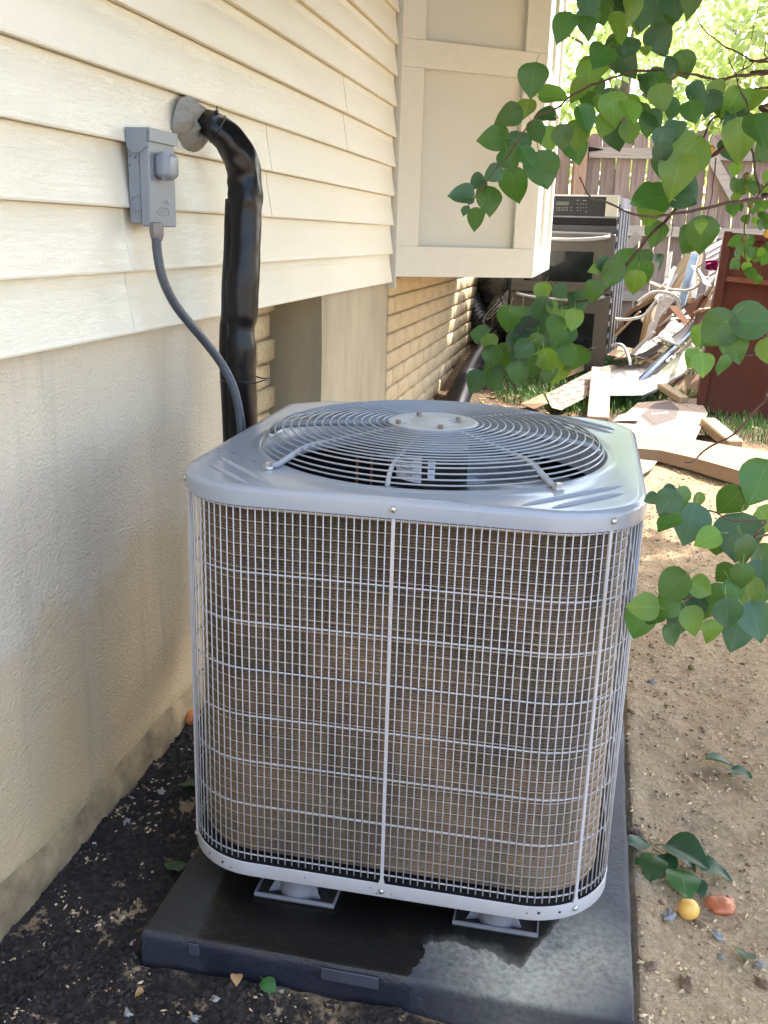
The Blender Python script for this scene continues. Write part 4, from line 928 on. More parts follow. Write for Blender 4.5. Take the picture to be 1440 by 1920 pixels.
# ---- ovens
def oven_back():
    y = 5.95; x1 = aty(1147, 520, y).x; x0 = x1 - 0.76; zt = aty(1100, 366, y).z; z0 = GZ(0.5, y)
    rz_ = -0.17; T = empty('wall_oven', (x1 - 0.76 * math.cos(rz_), y - 0.76 * math.sin(rz_), z0), rz_, 'doorless black wall oven with control panel standing behind the stainless oven', 'oven'); h = zt - z0; w = x1 - x0
    zp = aty(1100, 405, y).z - z0
    mb = MB(); mb.box((0.0, 0.03, 0.01), (w, 0.60, h - 0.005)); mb.build('casing', M['galv_dull'], T)
    mb = MB(); mb.box((0, -0.02, zp), (w - 0.085, 0.028, h - 0.008)); CPn = mb.build('control_panel', M['oven_dark'], T)
    mb = MB(); mb.box((w - 0.084, -0.02, zp), (w, 0.028, h - 0.008)); mb.build('end_cap', M['beige'], T)
    mb = MB(); mb.box((-0.003, -0.024, h - 0.0079), (w + 0.003, 0.03, h + 0.004)); mb.build('top_trim', M['handle'], T)
    f = lambda px, py: aty(px, py, y - 0.022) - Vector((x0, y, z0))
    mb = MB(); a, b = f(1041, 384), f(1066, 377.5); mb.box((a.x, -0.0225, a.z), (b.x, -0.0205, b.z)); mb.build('display', M['lcd'], CPn)
    mb = MB()
    for r_ in range(2):
        for k in range(5): a = f(1042.5 + k * 4.9, 389 + r_ * 4.3); mb.box((a.x - 0.0045, -0.0225, a.z - 0.005), (a.x + 0.0045, -0.0205, a.z + 0.005))
    for px, py, ww in ((1070, 389, 5), (1070, 394, 5), (1083, 375, 9), (1096, 375.5, 12), (1082, 382, 4), (1088, 382, 4), (1093, 382, 4), (1099, 382, 4), (1082, 389, 4), (1088, 389, 4), (1094, 389, 4), (1099.5, 389, 4), (1082, 394, 4), (1088, 394, 4), (1099, 397, 5)):
        a = f(px, py); mb.box((a.x - ww * 0.0011, -0.0226, a.z - 0.003), (a.x + ww * 0.0011, -0.0206, a.z + 0.003))
    mb.build('buttons', M['panel_print'], CPn)
    mb = MB(); mb.box((0.0, -0.012, zp - 0.062), (w, 0.028, zp - 0.012), bev=0.004)
    for k in range(9): pass
    mb.build('vent_strip', M['iron'], T)
    mb = MB(); mb.box((0.0, 0.005, 0.02), (w, 0.028, zp - 0.064)); mb.build('front_frame', M['oven_cavity'], T)
    mb = MB(); mb.box((0.10, -0.004, 0.72), (w - 0.09, 0.004, zp - 0.12), bev=0.002); mb.build('cavity', M['black_inside'], T)  # flat black plate paints the shade of the open oven
    # galvanised side with slots
    sd = MB(); sd.box((w + 0.0005, 0.04, 0), (w + 0.005, 0.070, 0.05)); slot_ = sd.mesh('side_slot', M['iron'])
    for k in range(12): inst('side_slot', slot_, T, (0, 0, h * (0.12 + 0.072 * k)))
    for k, yy in enumerate((0.12, 0.25, 0.38, 0.5)):
        mb = MB(); mb.box((w + 0.0005, yy, 0.05), (w + 0.009, yy + 0.035, h - 0.08), bev=0.003); mb.build('side_rib', M['galv_dull'], T)
def oven_front():
    y = 5.62; x1 = aty(1133, 680, y).x; x0 = aty(955, 600, y).x; z0 = GZ(0.5, y) + 0.02; zt = aty(1120, 437, y).z
    T = empty('double_oven', (x0, y, z0), 0, 'double wall oven with two stainless doors, handles and dark windows', 'oven'); h = zt - z0; w = x1 - x0; o0 = Vector((x0, y, z0))
    f = lambda px, py, yy=0.0: aty(px, py, y + yy) - o0
    mb = MB(); mb.box((0.01, 0.03, 0.0), (w - 0.01, 0.24, h - 0.01)); mb.build('casing', M['galv'], T)
    mb = MB(); mb.box((0.0, 0.0, h - 0.004), (w - 0.03, 0.05, h + 0.004)); tp = mb.build('top_flange', M['handle'], T)
    for k in range(6):
        mb = MB(); mb.box((w - 0.10 - k * 0.1, 0.004, h + 0.0042), (w - 0.03 - k * 0.1 - 0.0, 0.030, h + 0.0056)); mb.build('slot', M['oven_dark'], tp)
    zm = f(1040, 549).z
    for (za, zb, wt, wb, hpx) in ((zm + 0.003, h - 0.006, 472, 530, (448, 451)), (0.002, zm - 0.003, 588, 657, (556, 562))):
        mb = MB(); mb.box((0, -0.022, za), (w, 0.028, zb), bev=0.004); D = mb.build('door', M['steel'], T)
        a, b = f(1109, wb, -0.022), f(1109, wt, -0.022)
        mb = MB(); mb.box((0.085, -0.0245, a.z), (a.x, -0.0222, b.z), bev=0.0008); mb.build('window', M['oven_black'], D)
        zh = f(1040, hpx[0] if wt < 500 else 560, -0.05).z
        pts = []
        for k in range(15): t = k / 14; pts.append((0.04 + (w - 0.08) * t, -0.024 - 0.045 * math.sin(PI * t) ** 0.5, zh + 0.025 - 0.028 * math.sin(PI * t) ** 0.7))
        mb = MB(); mb.tube(pts, 0.0135, 10); mb.build('handle', M['handle'], D, smooth='all')
    mb = MB(); mb.box((0.0, -0.0225, zm - 0.0025), (w, 0.0, zm + 0.0025)); mb.build('gap', M['black_inside'], T)
oven_back(); oven_front()
# ---- cabinet lying against the fence side
ca_, cb_, cc_ = aty(1304, 770, 4.75), aty(1358, 436, 5.25), Vector((1, -0.05, 0)).normalized()
upv = (cb_ - ca_); wv = (cc_ - upv.normalized() * cc_.dot(upv.normalized()) * 0.55).normalized(); nrm = upv.cross(wv).normalized()
if nrm.y > 0: nrm = -nrm
CB = empty('cabinet', ca_, 0, 'red-brown wooden cabinet leaning on the debris at the right edge', 'cabinet')
LH = upv.length; e1 = upv.normalized(); e2 = (wv - e1 * wv.dot(e1)).normalized()
mb = MB(); c = e1 * LH / 2 + e2 * 0.45 - nrm * 0.15; mb.obox(c, e2 * 0.45, e1 * LH / 2, nrm * 0.15); mb.build('body', M['cabinet'], CB)
mb = MB(); mb.obox(e1 * (LH * 0.5) + e2 * 0.025 + nrm * 0.0105, e2 * 0.024, e1 * (LH * 0.5), nrm * 0.010); mb.build('frame_edge', M['cabinet'], CB)
mb = MB(); mb.obox(e1 * (LH * 0.735) + e2 * 0.475 + nrm * 0.008, e2 * 0.42, e1 * 0.016, nrm * 0.007); mb.build('batten', M['cabinet_batten'], CB)
mb = MB(); mb.obox(e1 * (LH * 0.98) + e2 * 0.475 + nrm * 0.008, e2 * 0.42, e1 * 0.02, nrm * 0.0075); mb.build('top_rail', M['cabinet'], CB)
# ---- debris
def stick(name, a, b, w, t, mat, label, cat, roll=0.0, group=None):
    a, b = Vector(a), Vector(b); d = (b - a); L = d.length; d.normalize(); s_ = d.cross(Vector((0, 0, 1))).normalized(); u_ = s_.cross(d)
    mb = MB(); mb.box((-L / 2, -w / 2, -t / 2), (L / 2, w / 2, t / 2), bev=min(w, t) * 0.12); o = mb.build(name, mat)
    s2 = s_ * math.cos(roll) + u_ * math.sin(roll); u2 = d.cross(s2); mt = Matrix((d, s2, u2)).transposed().to_4x4(); mt.translation = (a + b) / 2; o.matrix_world = mt
    return tag(o, label, cat, group)
def sheet(name, pts, mat, label, cat, th=0.004, bend=0.0, up=None, sub=1):
    c = sum((Vector(p) for p in pts), Vector()) / len(pts); a = Vector(pts[1]) - Vector(pts[0]); nn = Vector()
    for i in range(len(pts)): nn += (Vector(pts[i]) - c).cross(Vector(pts[(i + 1) % len(pts)]) - c)
    nn.normalize(); 
    if nn.z < 0: nn = -nn
    ex = a.normalized(); ex = (ex - nn * ex.dot(nn)).normalized(); ey = nn.cross(ex); R3 = Matrix((ex, ey, nn)).transposed()
    loc = [R3.transposed() @ (Vector(p) - c) for p in pts]; mb = MB(); mb.prism(loc, (0, 0, th)); o = mb.build(name, mat); m_ = R3.to_4x4(); m_.translation = c; o.matrix_world = m_
    return tag(o, label, cat), c, R3
# printed cardboard with hexagon
G_ = lambda px, py, up=0.0: onground(px, py, up)
CBp, cbc, cbR = sheet('cardboard_sheet', [G_(1196, 756, .05), G_(1310, 747, .05), G_(1327, 776, .05), G_(1302, 828, .05), G_(1150, 818, .05), G_(1158, 790, .05)], M['card_print'], 'flattened cardboard printed with chevrons and a dark hexagon', 'cardboard')
Rt = cbR.transposed(); pl_ = lambda px, py: Rt @ (G_(px, py, .052) - cbc)
hx_ = [pl_(*p) for p in ((1199, 779), (1229, 757), (1256, 753), (1273, 767), (1267, 786), (1224, 800))]
for p in hx_: p.z = 0.0048
mb = MB(); mb.prism(hx_, (0, 0, 0.0006)); HX = mb.build('printed_hexagon', M['hexagon'], CBp)
hc = sum(hx_, Vector()) / 6; mb = MB(); mb.tube([hc + (p - hc) * 0.86 + Vector((0, 0, 0.0008)) for p in hx_], 0.0016, 4, closed=True); mb.build('hexagon_outline', M['hex_line'], HX)
def text_on(parent, txt, a, b, hgt, mat, z):
    cu = bpy.data.curves.new('text', 'FONT'); cu.body = txt; cu.size = 1; cu.shear = 0.3; cu.align_x = 'CENTER'; cu.align_y = 'CENTER'; to = bpy.data.objects.new('text', cu); link(to)
    me = bpy.data.meshes.new_from_object(to.evaluated_get(bpy.context.evaluated_depsgraph_get())); bpy.data.objects.remove(to); me.materials.clear(); me.materials.append(mat)
    xs = [v.co.x for v in me.vertices]; k = (b - a).length / (max(xs) - min(xs)); o = inst('lettering', me, parent, ((a.x + b.x) / 2, (a.y + b.y) / 2, z), (0, 0, math.atan2(b.y - a.y, b.x - a.x)), (k, hgt, 1)); return o
text_on(HX, 'dannual', pl_(1219, 777), pl_(1252, 774), 0.055, M['paper'], 0.0060)
# lower folded cardboard box: top flap and printed side
Ft = [G_(1186, 842, .055), G_(1238, 846, .06), G_(1296, 859, .065), G_(1354, 875, .07), G_(1411, 892, .07), G_(1462, 905, .07), G_(1465, 852, .075), G_(1398, 842, .07), G_(1302, 826, .06), G_(1244, 817, .055), G_(1165, 812, .05)]
CF = MB(); cf0 = Ft[0].copy(); CF.prism(rel(Ft, cf0), (0, 0, 0.005)); cfo = CF.build('cardboard_box', M['card'], loc=cf0); tag(cfo, 'collapsed brown cardboard box with a printed side lying nearest the unit', 'cardboard')
sd = MB(); fr_ = Ft[:6]; bt = [Vector((p.x + 0.005, p.y - 0.03, GZ(p.x, p.y) + 0.008)) for p in fr_]; sd.grid([rel(fr_, cf0), rel(bt, cf0)]); sdo = sd.build('side_flap', M['card'], cfo); sdo.modifiers.new('solid', 'SOLIDIFY').thickness = 0.004
bt2 = MB(); bt2.prism(rel([Vector((p.x, p.y, GZ(p.x, p.y) + 0.012)) for p in Ft], cf0), (0, 0, 0.004)); bt2.build('bottom_flap', M['card_dark'], cfo)
pr = MB()
for k in range(5):
    for i in range(3, 5) if k else range(3, 5):
        a, b = fr_[i - 1], fr_[i]; a2, b2 = bt[i - 1], bt[i]
        for q in range(5):
            t0, t1 = q / 5 + 0.01, q / 5 + 0.13 + 0.05 * random.random()
            if i == 4 and q > 1: continue
            f0 = 0.28 + k * 0.12; f1 = f0 + 0.06
            def pt(t, f): p = a.lerp(b, t).lerp(a2.lerp(b2, t), f); return p + Vector((0.0, -0.0035, 0.0))
            pr.add(rel([pt(t0, f0), pt(t1, f0), pt(t1, f1), pt(t0, f1)], cf0), [(0, 1, 2, 3)])
pr.build('printed_text', M['card_dark'], sdo)
sheet('cardboard_scrap', [G_(1192, 862, .02), G_(1232, 866, .02), G_(1222, 880, .02), G_(1201, 892, .02), G_(1195, 880, .02)], M['card_cubes'], 'small printed cardboard scrap by the back corner of the unit', 'cardboard')
sheet('cardboard_sheet', [G_(1023, 740, .03), G_(1121, 690, .06), G_(1178, 680, .07), G_(1138, 717, .06), G_(1111, 740, .04), G_(1052, 770, .03), G_(1034, 765, .03)], M['card_cubes'], 'long strip of cardboard printed with dark diamonds on the grass', 'cardboard')
sheet('cardboard_scrap', [G_(976, 758, .02), G_(1018, 739, .06), G_(1028, 757, .06), G_(1002, 768, .02)], M['card'], 'torn plain cardboard end left of the diamond printed strip', 'cardboard')
bxp = [G_(1046, 674, .14), G_(1057, 711, .03), G_(1092, 697, .03), G_(1090, 678, .08)]
sheet('torn_box', bxp, M['card'], 'torn open cardboard box at the foot of the stainless oven', 'cardboard', 0.02)
sheet('purple_label', [G_(1056, 692, .12), G_(1060, 700, .11), G_(1066, 698, .12), G_(1062, 690, .13)], M['blue_print'], 'bright violet printed tag on the torn box by the oven', 'tag', 0.003)
sheet('white_paper', [G_(1138, 700, .07), G_(1180, 684, .09), G_(1262, 684, .10), G_(1250, 722, .10), G_(1205, 742, .08), G_(1140, 742, .07)], M['paper'], 'crumpled white wrapping sheet under the metal channel', 'paper', 0.004)
sheet('white_paper', [G_(1160, 780, .06), G_(1200, 768, .07), G_(1204, 775, .07), G_(1196, 789, .07), G_(1150, 790, .06)], M['paper'], 'small white paper sheet on the corner of the chevron cardboard', 'paper', 0.003)
stick('board', G_(1127, 692, .12), G_(1121, 786, .06), 0.125, 0.03, M['lumber_old'], 'wide weathered board lying lengthwise across the diamond printed cardboard', 'board')
stick('board', G_(1326, 792, .06), G_(1378, 836, .04), 0.09, 0.06, M['lumber'], 'short chunky offcut of wood below the cabinet corner', 'board')
stick('board', G_(1240, 724, .10), G_(1282, 750, .07), 0.07, 0.04, M['lumber'], 'short pale offcut behind the chevron cardboard', 'board')
stick('board', aty(1400, 806, 4.55), aty(1470, 824, 4.5), 0.07, 0.06, M['lumber'], 'pale wooden block under the bottom of the cabinet', 'board')
D = 5.6
def A(px, py, y=D): return aty(px, py, y)
sheet('cardboard_sheet', [A(1240, 706, 5.35), A(1246, 742, 5.2), A(1318, 744, 5.2), A(1316, 702, 5.35)], M['card'], 'upright brown cardboard panel in shade behind the chevron sheet', 'cardboard')
# long metal channel and yellow panel leaning on the heap
stick('metal_channel', A(1194, 718, 5.15), A(1298, 616, 5.7), 0.075, 0.02, M['blue_metal'], 'long perforated blue-grey steel channel leaning diagonally on the heap', 'metal channel', 0.5)
sheet('yellow_panel', [A(1212, 722, 5.13), A(1296, 640, 5.65), A(1302, 682, 5.5), A(1236, 722, 5.2)], M['yellow_panel'], 'pale yellow painted panel beneath the steel channel', 'panel', 0.012)
stick('white_rail', A(1192, 752, 4.98), A(1292, 692, 5.4), 0.03, 0.02, M['white_pvc'], 'long white painted rail edging the yellow panel', 'trim board')
# bowed cardboard walls of the heap
def bowed(name, pts, wvec, mat, label, cat, th=0.006):
    sp_ = spline([Vector(p) for p in pts], 6); o0 = sp_[0].copy(); mb = MB(); wv_ = Vector(wvec)
    mb.grid([rel(sp_, o0), rel([p + wv_ * 0.5 + Vector((0, 0, 0.01 * math.sin(i * .7))) for i, p in enumerate(sp_)], o0), rel([p + wv_ for p in sp_], o0)])
    o = mb.build(name, mat, loc=o0, smooth='all'); md = o.modifiers.new('solid', 'SOLIDIFY'); md.thickness = th; return tag(o, label, cat)
bowed('cardboard_sheet', [A(1149, 676, 5.45), A(1190, 668, 5.45), A(1240, 645, 5.5), A(1290, 608, 5.55), A(1326, 565, 5.6), A(1354, 522, 5.65)], (0.02, 0.5, -0.05), M['card_dark'], 'long bowed cardboard sheet cradling the heap of debris', 'cardboard')
bowed('cardboard_sheet', [A(1150, 662, 5.7), A(1200, 655, 5.7), A(1250, 628, 5.7), A(1286, 600, 5.7)], (0.0, 0.4, -0.03), M['card'], 'second curved cardboard layer inside the bowed sheet', 'cardboard')
bowed('cardboard_sheet', [A(1153, 622, 6.0), A(1176, 586, 6.0), A(1210, 560, 6.0), A(1240, 553, 6.0)], (0.05, 0.5, -0.08), M['card'], 'upper arched flap of a big cardboard box at left of the heap', 'cardboard')
sheet('dark_panel', [A(1154, 640, 6.15), A(1178, 592, 6.2), A(1236, 560, 6.2), A(1228, 640, 6.1), A(1180, 662, 6.05)], M['black_inside'], 'dark open inside of the big cardboard box in the heap', 'cardboard', 0.01)  # near-black sheet stands for shade in the open box
sheet('dark_panel', [A(1214, 646, 5.8), A(1250, 574, 5.95), A(1292, 606, 5.8), A(1268, 632, 5.75)], M['card_dark'], 'dark brown hollow panel below the pink flap', 'panel', 0.01)
sheet('pink_flap', [A(1253, 573, 5.62), A(1272, 574, 5.6), A(1291, 604, 5.55), A(1284, 609, 5.55)], M['pink'], 'triangular pinkish flap at the middle of the heap', 'flap', 0.005)
sheet('plywood_sheet', [A(1284, 580, 5.75), A(1316, 556, 5.8), A(1334, 544, 5.85), A(1322, 572, 5.75), A(1296, 598, 5.7)], M['cabinet_batten'], 'reddish wood panel wedged at the right of the heap', 'panel', 0.015)
sheet('shelf_panel', [A(1205, 652, 5.68), A(1211, 612, 5.72), A(1238, 592, 5.8), A(1228, 618, 5.75), A(1218, 636, 5.7)], M['white_pvc'], 'lavender white shelf end standing in front of the dark box', 'panel', 0.012)
# striped shelf of thin slats
ss = empty('wire_shelf', A(1248, 570, 5.85), 0, 'white wire shelf with thin dark gaps sloping into the heap', 'shelf'); o0 = ss.location.copy()
for k in range(7):
    mb = MB(); mb.tube(rel([A(1238 + k * 4.4, 556 + k * 0.6, 5.86), A(1226 + k * 3.0, 606 - k * 3.2, 5.8)], o0), 0.008, 6); mb.build('slat', M['white_pvc'], ss)
mb = MB(); mb.tube(rel([A(1236, 556, 5.86), A(1268, 560, 5.86)], o0), 0.006, 6); mb.build('cross_wire', M['white_pvc'], ss)
sl_ = [((1345, 429), (1335, 456), .045, 'white_pvc', 'white slat sticking up highest beside the cabinet'),
       ((1257, 473), (1250, 520), .03, 'white_pvc', 'thin white slat standing upright left of the lumber'),
       ((1261, 506), (1244, 548), .038, 'white_pvc', 'short wide white slat leaning left at the top of the heap'),
       ((1219, 530), (1300, 563), .030, 'lumber', 'thin pale strip of wood lying across the heap'),
       ((1290, 478), (1252, 545), .05, 'lumber', 'pale lumber board leaning behind the steel post'),
       ((1297, 492), (1262, 548), .03, 'lumber', 'second narrower lumber strip beside the leaning board'),
       ((1206, 566), (1246, 538), .03, 'lumber', 'pale lath low at the left shoulder of the heap'),
       ((1196, 572), (1252, 530), .022, 'white_pvc', 'narrow white moulding above the pale lath'),
       ((1268, 515), (1240, 566), .03, 'white_pvc', 'white trim strip between the two lumber boards'),
       ((1300, 505), (1300, 560), .035, 'white_pvc', 'short upright white block right of the steel post'),
       ((1186, 662), (1226, 622), .03, 'white_pvc', 'white strip leaning on the shelf end'),
       ((1212, 632), (1262, 590), .025, 'white_pvc', 'thin white strip crossing the dark hollow'),
       ((1206, 640), (1222, 575), .018, 'lumber', 'thin brown lath upright before the dark box'),
       ((1199, 650), (1214, 580), .014, 'lumber', 'thinnest lath upright at the mouth of the dark box'),
       ((1152, 632), (1200, 584), .022, 'lumber', 'pale lath following the arched box flap'),
       ((1320, 560), (1345, 520), .03, 'white_pvc', 'white strip poking from behind the cabinet edge'),
       ((1270, 668), (1330, 600), .03, 'white_pvc', 'white trim running along the bowed cardboard edge'),
       ((1225, 690), (1276, 650), .03, 'lumber_old', 'grey weathered lath below the bowed cardboard'),
       ((1180, 700), (1236, 664), .03, 'lumber_old', 'flat weathered lath resting on the white sheet'),
       ((1318, 640), (1350, 590), .035, 'white_pvc', 'broken white trim beside the cabinet foot'),
       ((1246, 700), (1310, 690), .04, 'lumber_old', 'dull lath lying in shade under the yellow panel')]
for i, (a, b, w, mt, lb) in enumerate(sl_):
    yy = 5.55 + 0.05 * (i % 6) if b[1] < 600 else 5.35 + 0.03 * (i % 5)
    stick('loose_strip' if mt != 'white_pvc' else 'loose_strip', A(*a, yy + 0.12), A(*b, yy), w, 0.014, M[mt], lb, 'strip', random.uniform(-.6, .6))
rs = random.Random(17); seen = set()
CW = {'white_pvc': 'white painted', 'lumber': 'pale wooden', 'lumber_old': 'grey weathered', 'paper': 'off-white'}
for i in range(30):
    cx, cy = rs.uniform(1215, 1345), 0; cy = 690 - (cx - 1160) * rs.uniform(0.35, 1.05) + rs.uniform(-10, 20)
    if cy < 480: cy = rs.uniform(500, 640)
    a_ = rs.uniform(-0.5, 1.45); L_ = rs.uniform(22, 62); yy = 5.75 + rs.uniform(-.15, .35)
    mt_ = rs.choice(('white_pvc', 'lumber', 'white_pvc', 'lumber_old', 'paper')); w_ = rs.uniform(0.016, 0.05)
    lb_ = '%s %s strip lying %s at the %s %s of the debris heap' % ('thin' if w_ < 0.033 else 'wide', CW[mt_], 'flat' if a_ < 0.15 else 'slanting' if a_ < 0.8 else 'steeply', 'top' if cy < 560 else 'middle' if cy < 625 else 'foot', 'left' if cx < 1258 else 'centre' if cx < 1300 else 'right')
    if lb_ in seen: continue
    seen.add(lb_)
    stick('loose_strip', A(cx - L_ * .5 * math.cos(a_), cy + L_ * .5 * math.sin(a_), yy - 0.15), A(cx + L_ * .5 * math.cos(a_), cy - L_ * .5 * math.sin(a_), yy + 0.15), w_, 0.008, M[mt_], lb_, 'strip', rs.uniform(-1, 1), 'loose strips tangled in the debris heap')
for k_, (p4, mt_, yy, lb_) in enumerate((
    (((1226, 560), (1262, 500), (1276, 506), (1246, 590)), 'white_pvc', 6.0, 'tall off-white board leaning left behind the lath bundle'),
    (((1268, 560), (1296, 470), (1318, 478), (1300, 572)), 'lumber', 6.05, 'broad tan board standing behind the steel stud'),
    (((1316, 590), (1330, 500), (1352, 505), (1346, 610)), 'paper', 5.95, 'pale sheet standing against the cabinet side'),
    (((1286, 640), (1318, 566), (1350, 560), (1344, 640)), 'card', 5.7, 'brown cardboard slab propped against the cabinet side'),
    (((1230, 634), (1258, 604), (1298, 612), (1272, 650)), 'paper', 5.6, 'pale sheet lying inside the bowed cardboard'),
    (((1178, 664), (1214, 640), (1246, 648), (1212, 676)), 'white_pvc', 5.6, 'flat off-white panel at the foot of the dark box'),
    (((1296, 690), (1336, 640), (1352, 650), (1330, 716)), 'card', 5.35, 'brown cardboard piece tucked beside the cabinet foot'),
    (((1200, 600), (1236, 566), (1248, 574), (1216, 618)), 'lumber_old', 5.95, 'grey weathered board at the left shoulder of the heap'))):
    sheet('leaning_sheet', [A(p4[0][0], p4[0][1], yy - 0.12), A(p4[1][0], p4[1][1], yy + 0.1), A(p4[2][0], p4[2][1], yy + 0.1), A(p4[3][0], p4[3][1], yy - 0.12)], M[mt_], lb_, 'board', 0.012)
stick('metal_post', A(1303, 477, 5.75), A(1276, 573, 5.5), 0.055, 0.03, M['blue_metal'], 'bluish steel stud standing in the middle of the heap', 'metal post', 0.3)
mb_ = stick('metal_plate', A(1301, 499, 5.6), A(1328, 536, 5.5), 0.07, 0.008, M['galv'], 'perforated galvanised plate hanging off the steel stud', 'metal plate', 0.2)
for k in range(6):
    h_ = MB(); h_.lathe([(0.0045, 0.0043), (0.0045, 0.0050)], (-0.07 + 0.028 * k, 0.018 * (1 if k % 2 else -1), 0), 8); h_.build('hole', M['hole'], mb_)
tr = [A(1322, 470, 5.75), A(1360, 450, 5.8), A(1362, 500, 5.6), A(1330, 520, 5.55)]
T_, c_, R3_ = sheet('plastic_tray', tr, M['white_pvc'], 'white ribbed plastic tray beside the top of the cabinet', 'tray', 0.02)
for k in range(4):
    mb = MB(); q = [R3_.transposed() @ (p - c_) for p in tr]; a = q[0].lerp(q[3], 0.2 + 0.2 * k); b = q[1].lerp(q[2], 0.2 + 0.2 * k); mb.tube([a + Vector((0, 0, 0.024)), b + Vector((0, 0, 0.024))], 0.007, 6); mb.build('ridge', M['white_pvc'], T_)
mb = MB(); c = A(1338, 498, 5.5); P = []
for i in range(6):
    P.append([(-0.055 + 0.022 * k, 0.02 * noise.noise(Vector((i, k, 3.3))) * 3, -0.03 + 0.013 * i + 0.01 * noise.noise(Vector((i * 1.3, k * 1.1, 0)))) for k in range(6)])
mb.grid(P); o = mb.build('plastic_wrapper', M['magenta'], loc=c); o.modifiers.new('solid', 'SOLIDIFY').thickness = 0.003; tag(o, 'crumpled magenta plastic wrapper in the white tray', 'wrapper')
for i, (pts_, r_, lb) in enumerate(([[(1196, 566), (1225, 548), (1258, 551), (1272, 562), (1276, 578)], .011, 'white hose looping over the left shoulder of the heap'], [[(1153, 598), (1178, 599), (1206, 592), (1222, 574), (1232, 562)], .010, 'white hose curving out in front of the dark box'], [[(1252, 542), (1284, 545), (1305, 538), (1314, 524), (1306, 505), (1316, 495)], .009, 'cream cable curling round the steel stud'])):
    p3 = [A(*p, 5.5 - 0.02 * i) for p in pts_]; sp_ = spline(p3, 6); mb = MB(); mb.tube(rel(sp_, p3[0]), r_, 8); o = mb.build('hose', M['white_pvc'], loc=p3[0], smooth='all'); tag(o, lb, 'hose')
p3 = [A(1146, 648, 5.5), A(1162, 646, 5.45), A(1172, 653, 5.4), A(1178, 668, 5.35), A(1182, 683, 5.3)]; mb = MB(); mb.tube(rel(spline(p3, 6), p3[0]), 0.011, 10); o = mb.build('bent_tube', M['galv'], loc=p3[0], smooth='all'); tag(o, 'bent galvanised tube handle beside the stainless oven', 'tube')
bag_ = MB()
for k, (px, py, mt, lb) in enumerate(((1160, 660, 'card', 'crushed cardboard flap at the foot of the oven side'), (1215, 668, 'card', 'small layered cardboard offcut under the bowed sheet'))):
    sheet('cardboard_scrap', [A(px - 22, py + 6, 5.5), A(px, py - 10, 5.6), A(px + 28, py - 6, 5.6), A(px + 10, py + 12, 5.4)], M[mt], lb, 'cardboard')
# ---- grass
def grass():
    rng = np.random.default_rng(11); mb = MB(); n = 0; tries = 0
    while n < 20000 and tries < 200000:
        tries += 1; x = rng.uniform(0.25, 3.0); y = rng.uniform(4.0, 7.9)
        q = noise.noise(Vector((x * 1.6, y * 1.6, 9)))
        if 0.35 < x < 1.25 and 4.55 < y < 6.2: q = 1
        elif rng.random() < 0.4: continue
        if x < 1.2 and not (y > 4.5 + 0.5 * (0.9 - x)): continue
        if x >= 1.2 and y < 4.35 - 0.25 * (x - 1.2): continue
        if q < -0.12 - (0.25 if x > 1.2 else 0): continue
        n += 1; z = GZ(x, y) - 0.003; h = rng.uniform(0.025, 0.07); a = rng.random() * 6.28; l = rng.uniform(0.1, 0.8) * h; w = 0.0028
        dx, dy = math.cos(a), math.sin(a); px_, py_ = -dy * w, dx * w
        mb.add([(x - px_, y - py_, z), (x + px_, y + py_, z), (x + dx * l * .4 + px_ * .8, y + dy * l * .4 + py_ * .8, z + h * .6), (x + dx * l * .4 - px_ * .8, y + dy * l * .4 - py_ * .8, z + h * .6), (x + dx * l, y + dy * l, z + h)], [(0, 1, 2, 3), (3, 2, 4)])
    o = mb.build('grass', M['grass'], fix=False); tag(o, 'short green grass tufts around the cardboard and debris', 'grass', kind='stuff')
grass()
def reg_litter(r):
    x, y = r.uniform(-0.02, 0.9), r.uniform(3.4, 7.5); return (x, y)
o = scatter_chunks('leaf_litter', M['dryleaf'], 2500, reg_litter, 0.012, 0.2, 9); tag(o, 'brown leaf litter on the soil along the brick wall', 'leaf litter')

# ================================================================== APRICOT TREE
def leaf_mesh(seed, mat, curl=0.0, stalk=0.45):
    r = random.Random(seed); mb = MB(); P = []
    # unit leaf: base at (0,0), tip at (0,-1.05); heart shaped
    w_at = lambda t: 0.53 * math.sin(PI * min(1, t * 1.02) ** 0.62) ** 0.8 if t < 0.86 else 0.55 * (math.sin(PI * (0.86 * 1.02) ** 0.62) ** 0.8) * (1 - t) / 0.14 * (0.75 + 0.25 * (1 - t) / 0.14)
    T = [0.0, 0.05, 0.13, 0.24, 0.38, 0.53, 0.68, 0.80, 0.90, 1.0]
    fold = r.uniform(0.0, 0.42); cv = curl + r.uniform(-0.1, 0.3); wv = r.uniform(0.5, 1.8)
    for t in T:
        w = w_at(t) if t > 0 else 0.0; row = []
        for k in range(5):
            u = -1 + k / 2; x = u * w; lobe = 0.09 * abs(u) if t < 0.06 else 0.0
            y = -t * 1.05 + (0.12 * abs(u) * (1 - t / 0.3) if t < 0.3 else 0)
            z = fold * abs(x) - cv * t * t * 0.6 + 0.035 * wv * math.sin(t * 9 + u * 2 + seed) * abs(u)
            row.append((x, y, z))
        P.append(row)
    mb.grid(P)
    if stalk: mb.tube([(0, 0.0, 0.0), (0.02, stalk * 0.5, -0.05), (0.05, stalk, -0.16)], 0.014, 4, mi=1)
    me = mb.mesh('leaf', [M[mat], M['stalk']], smooth='all', fix=False); return me
LM = {m: [leaf_mesh(i * 7 + j, m, (-0.25, 0.1, 0.35, 0.6, 0.9, 0.0)[i]) for i in range(6)] for j, m in enumerate(('leaf_a', 'leaf_b', 'leaf_c'))}
TRO = Vector((2.75, 1.6, 0)); AT = empty('apricot_tree', TRO, 0, 'apricot tree whose leafy branches hang in from the right', 'tree')
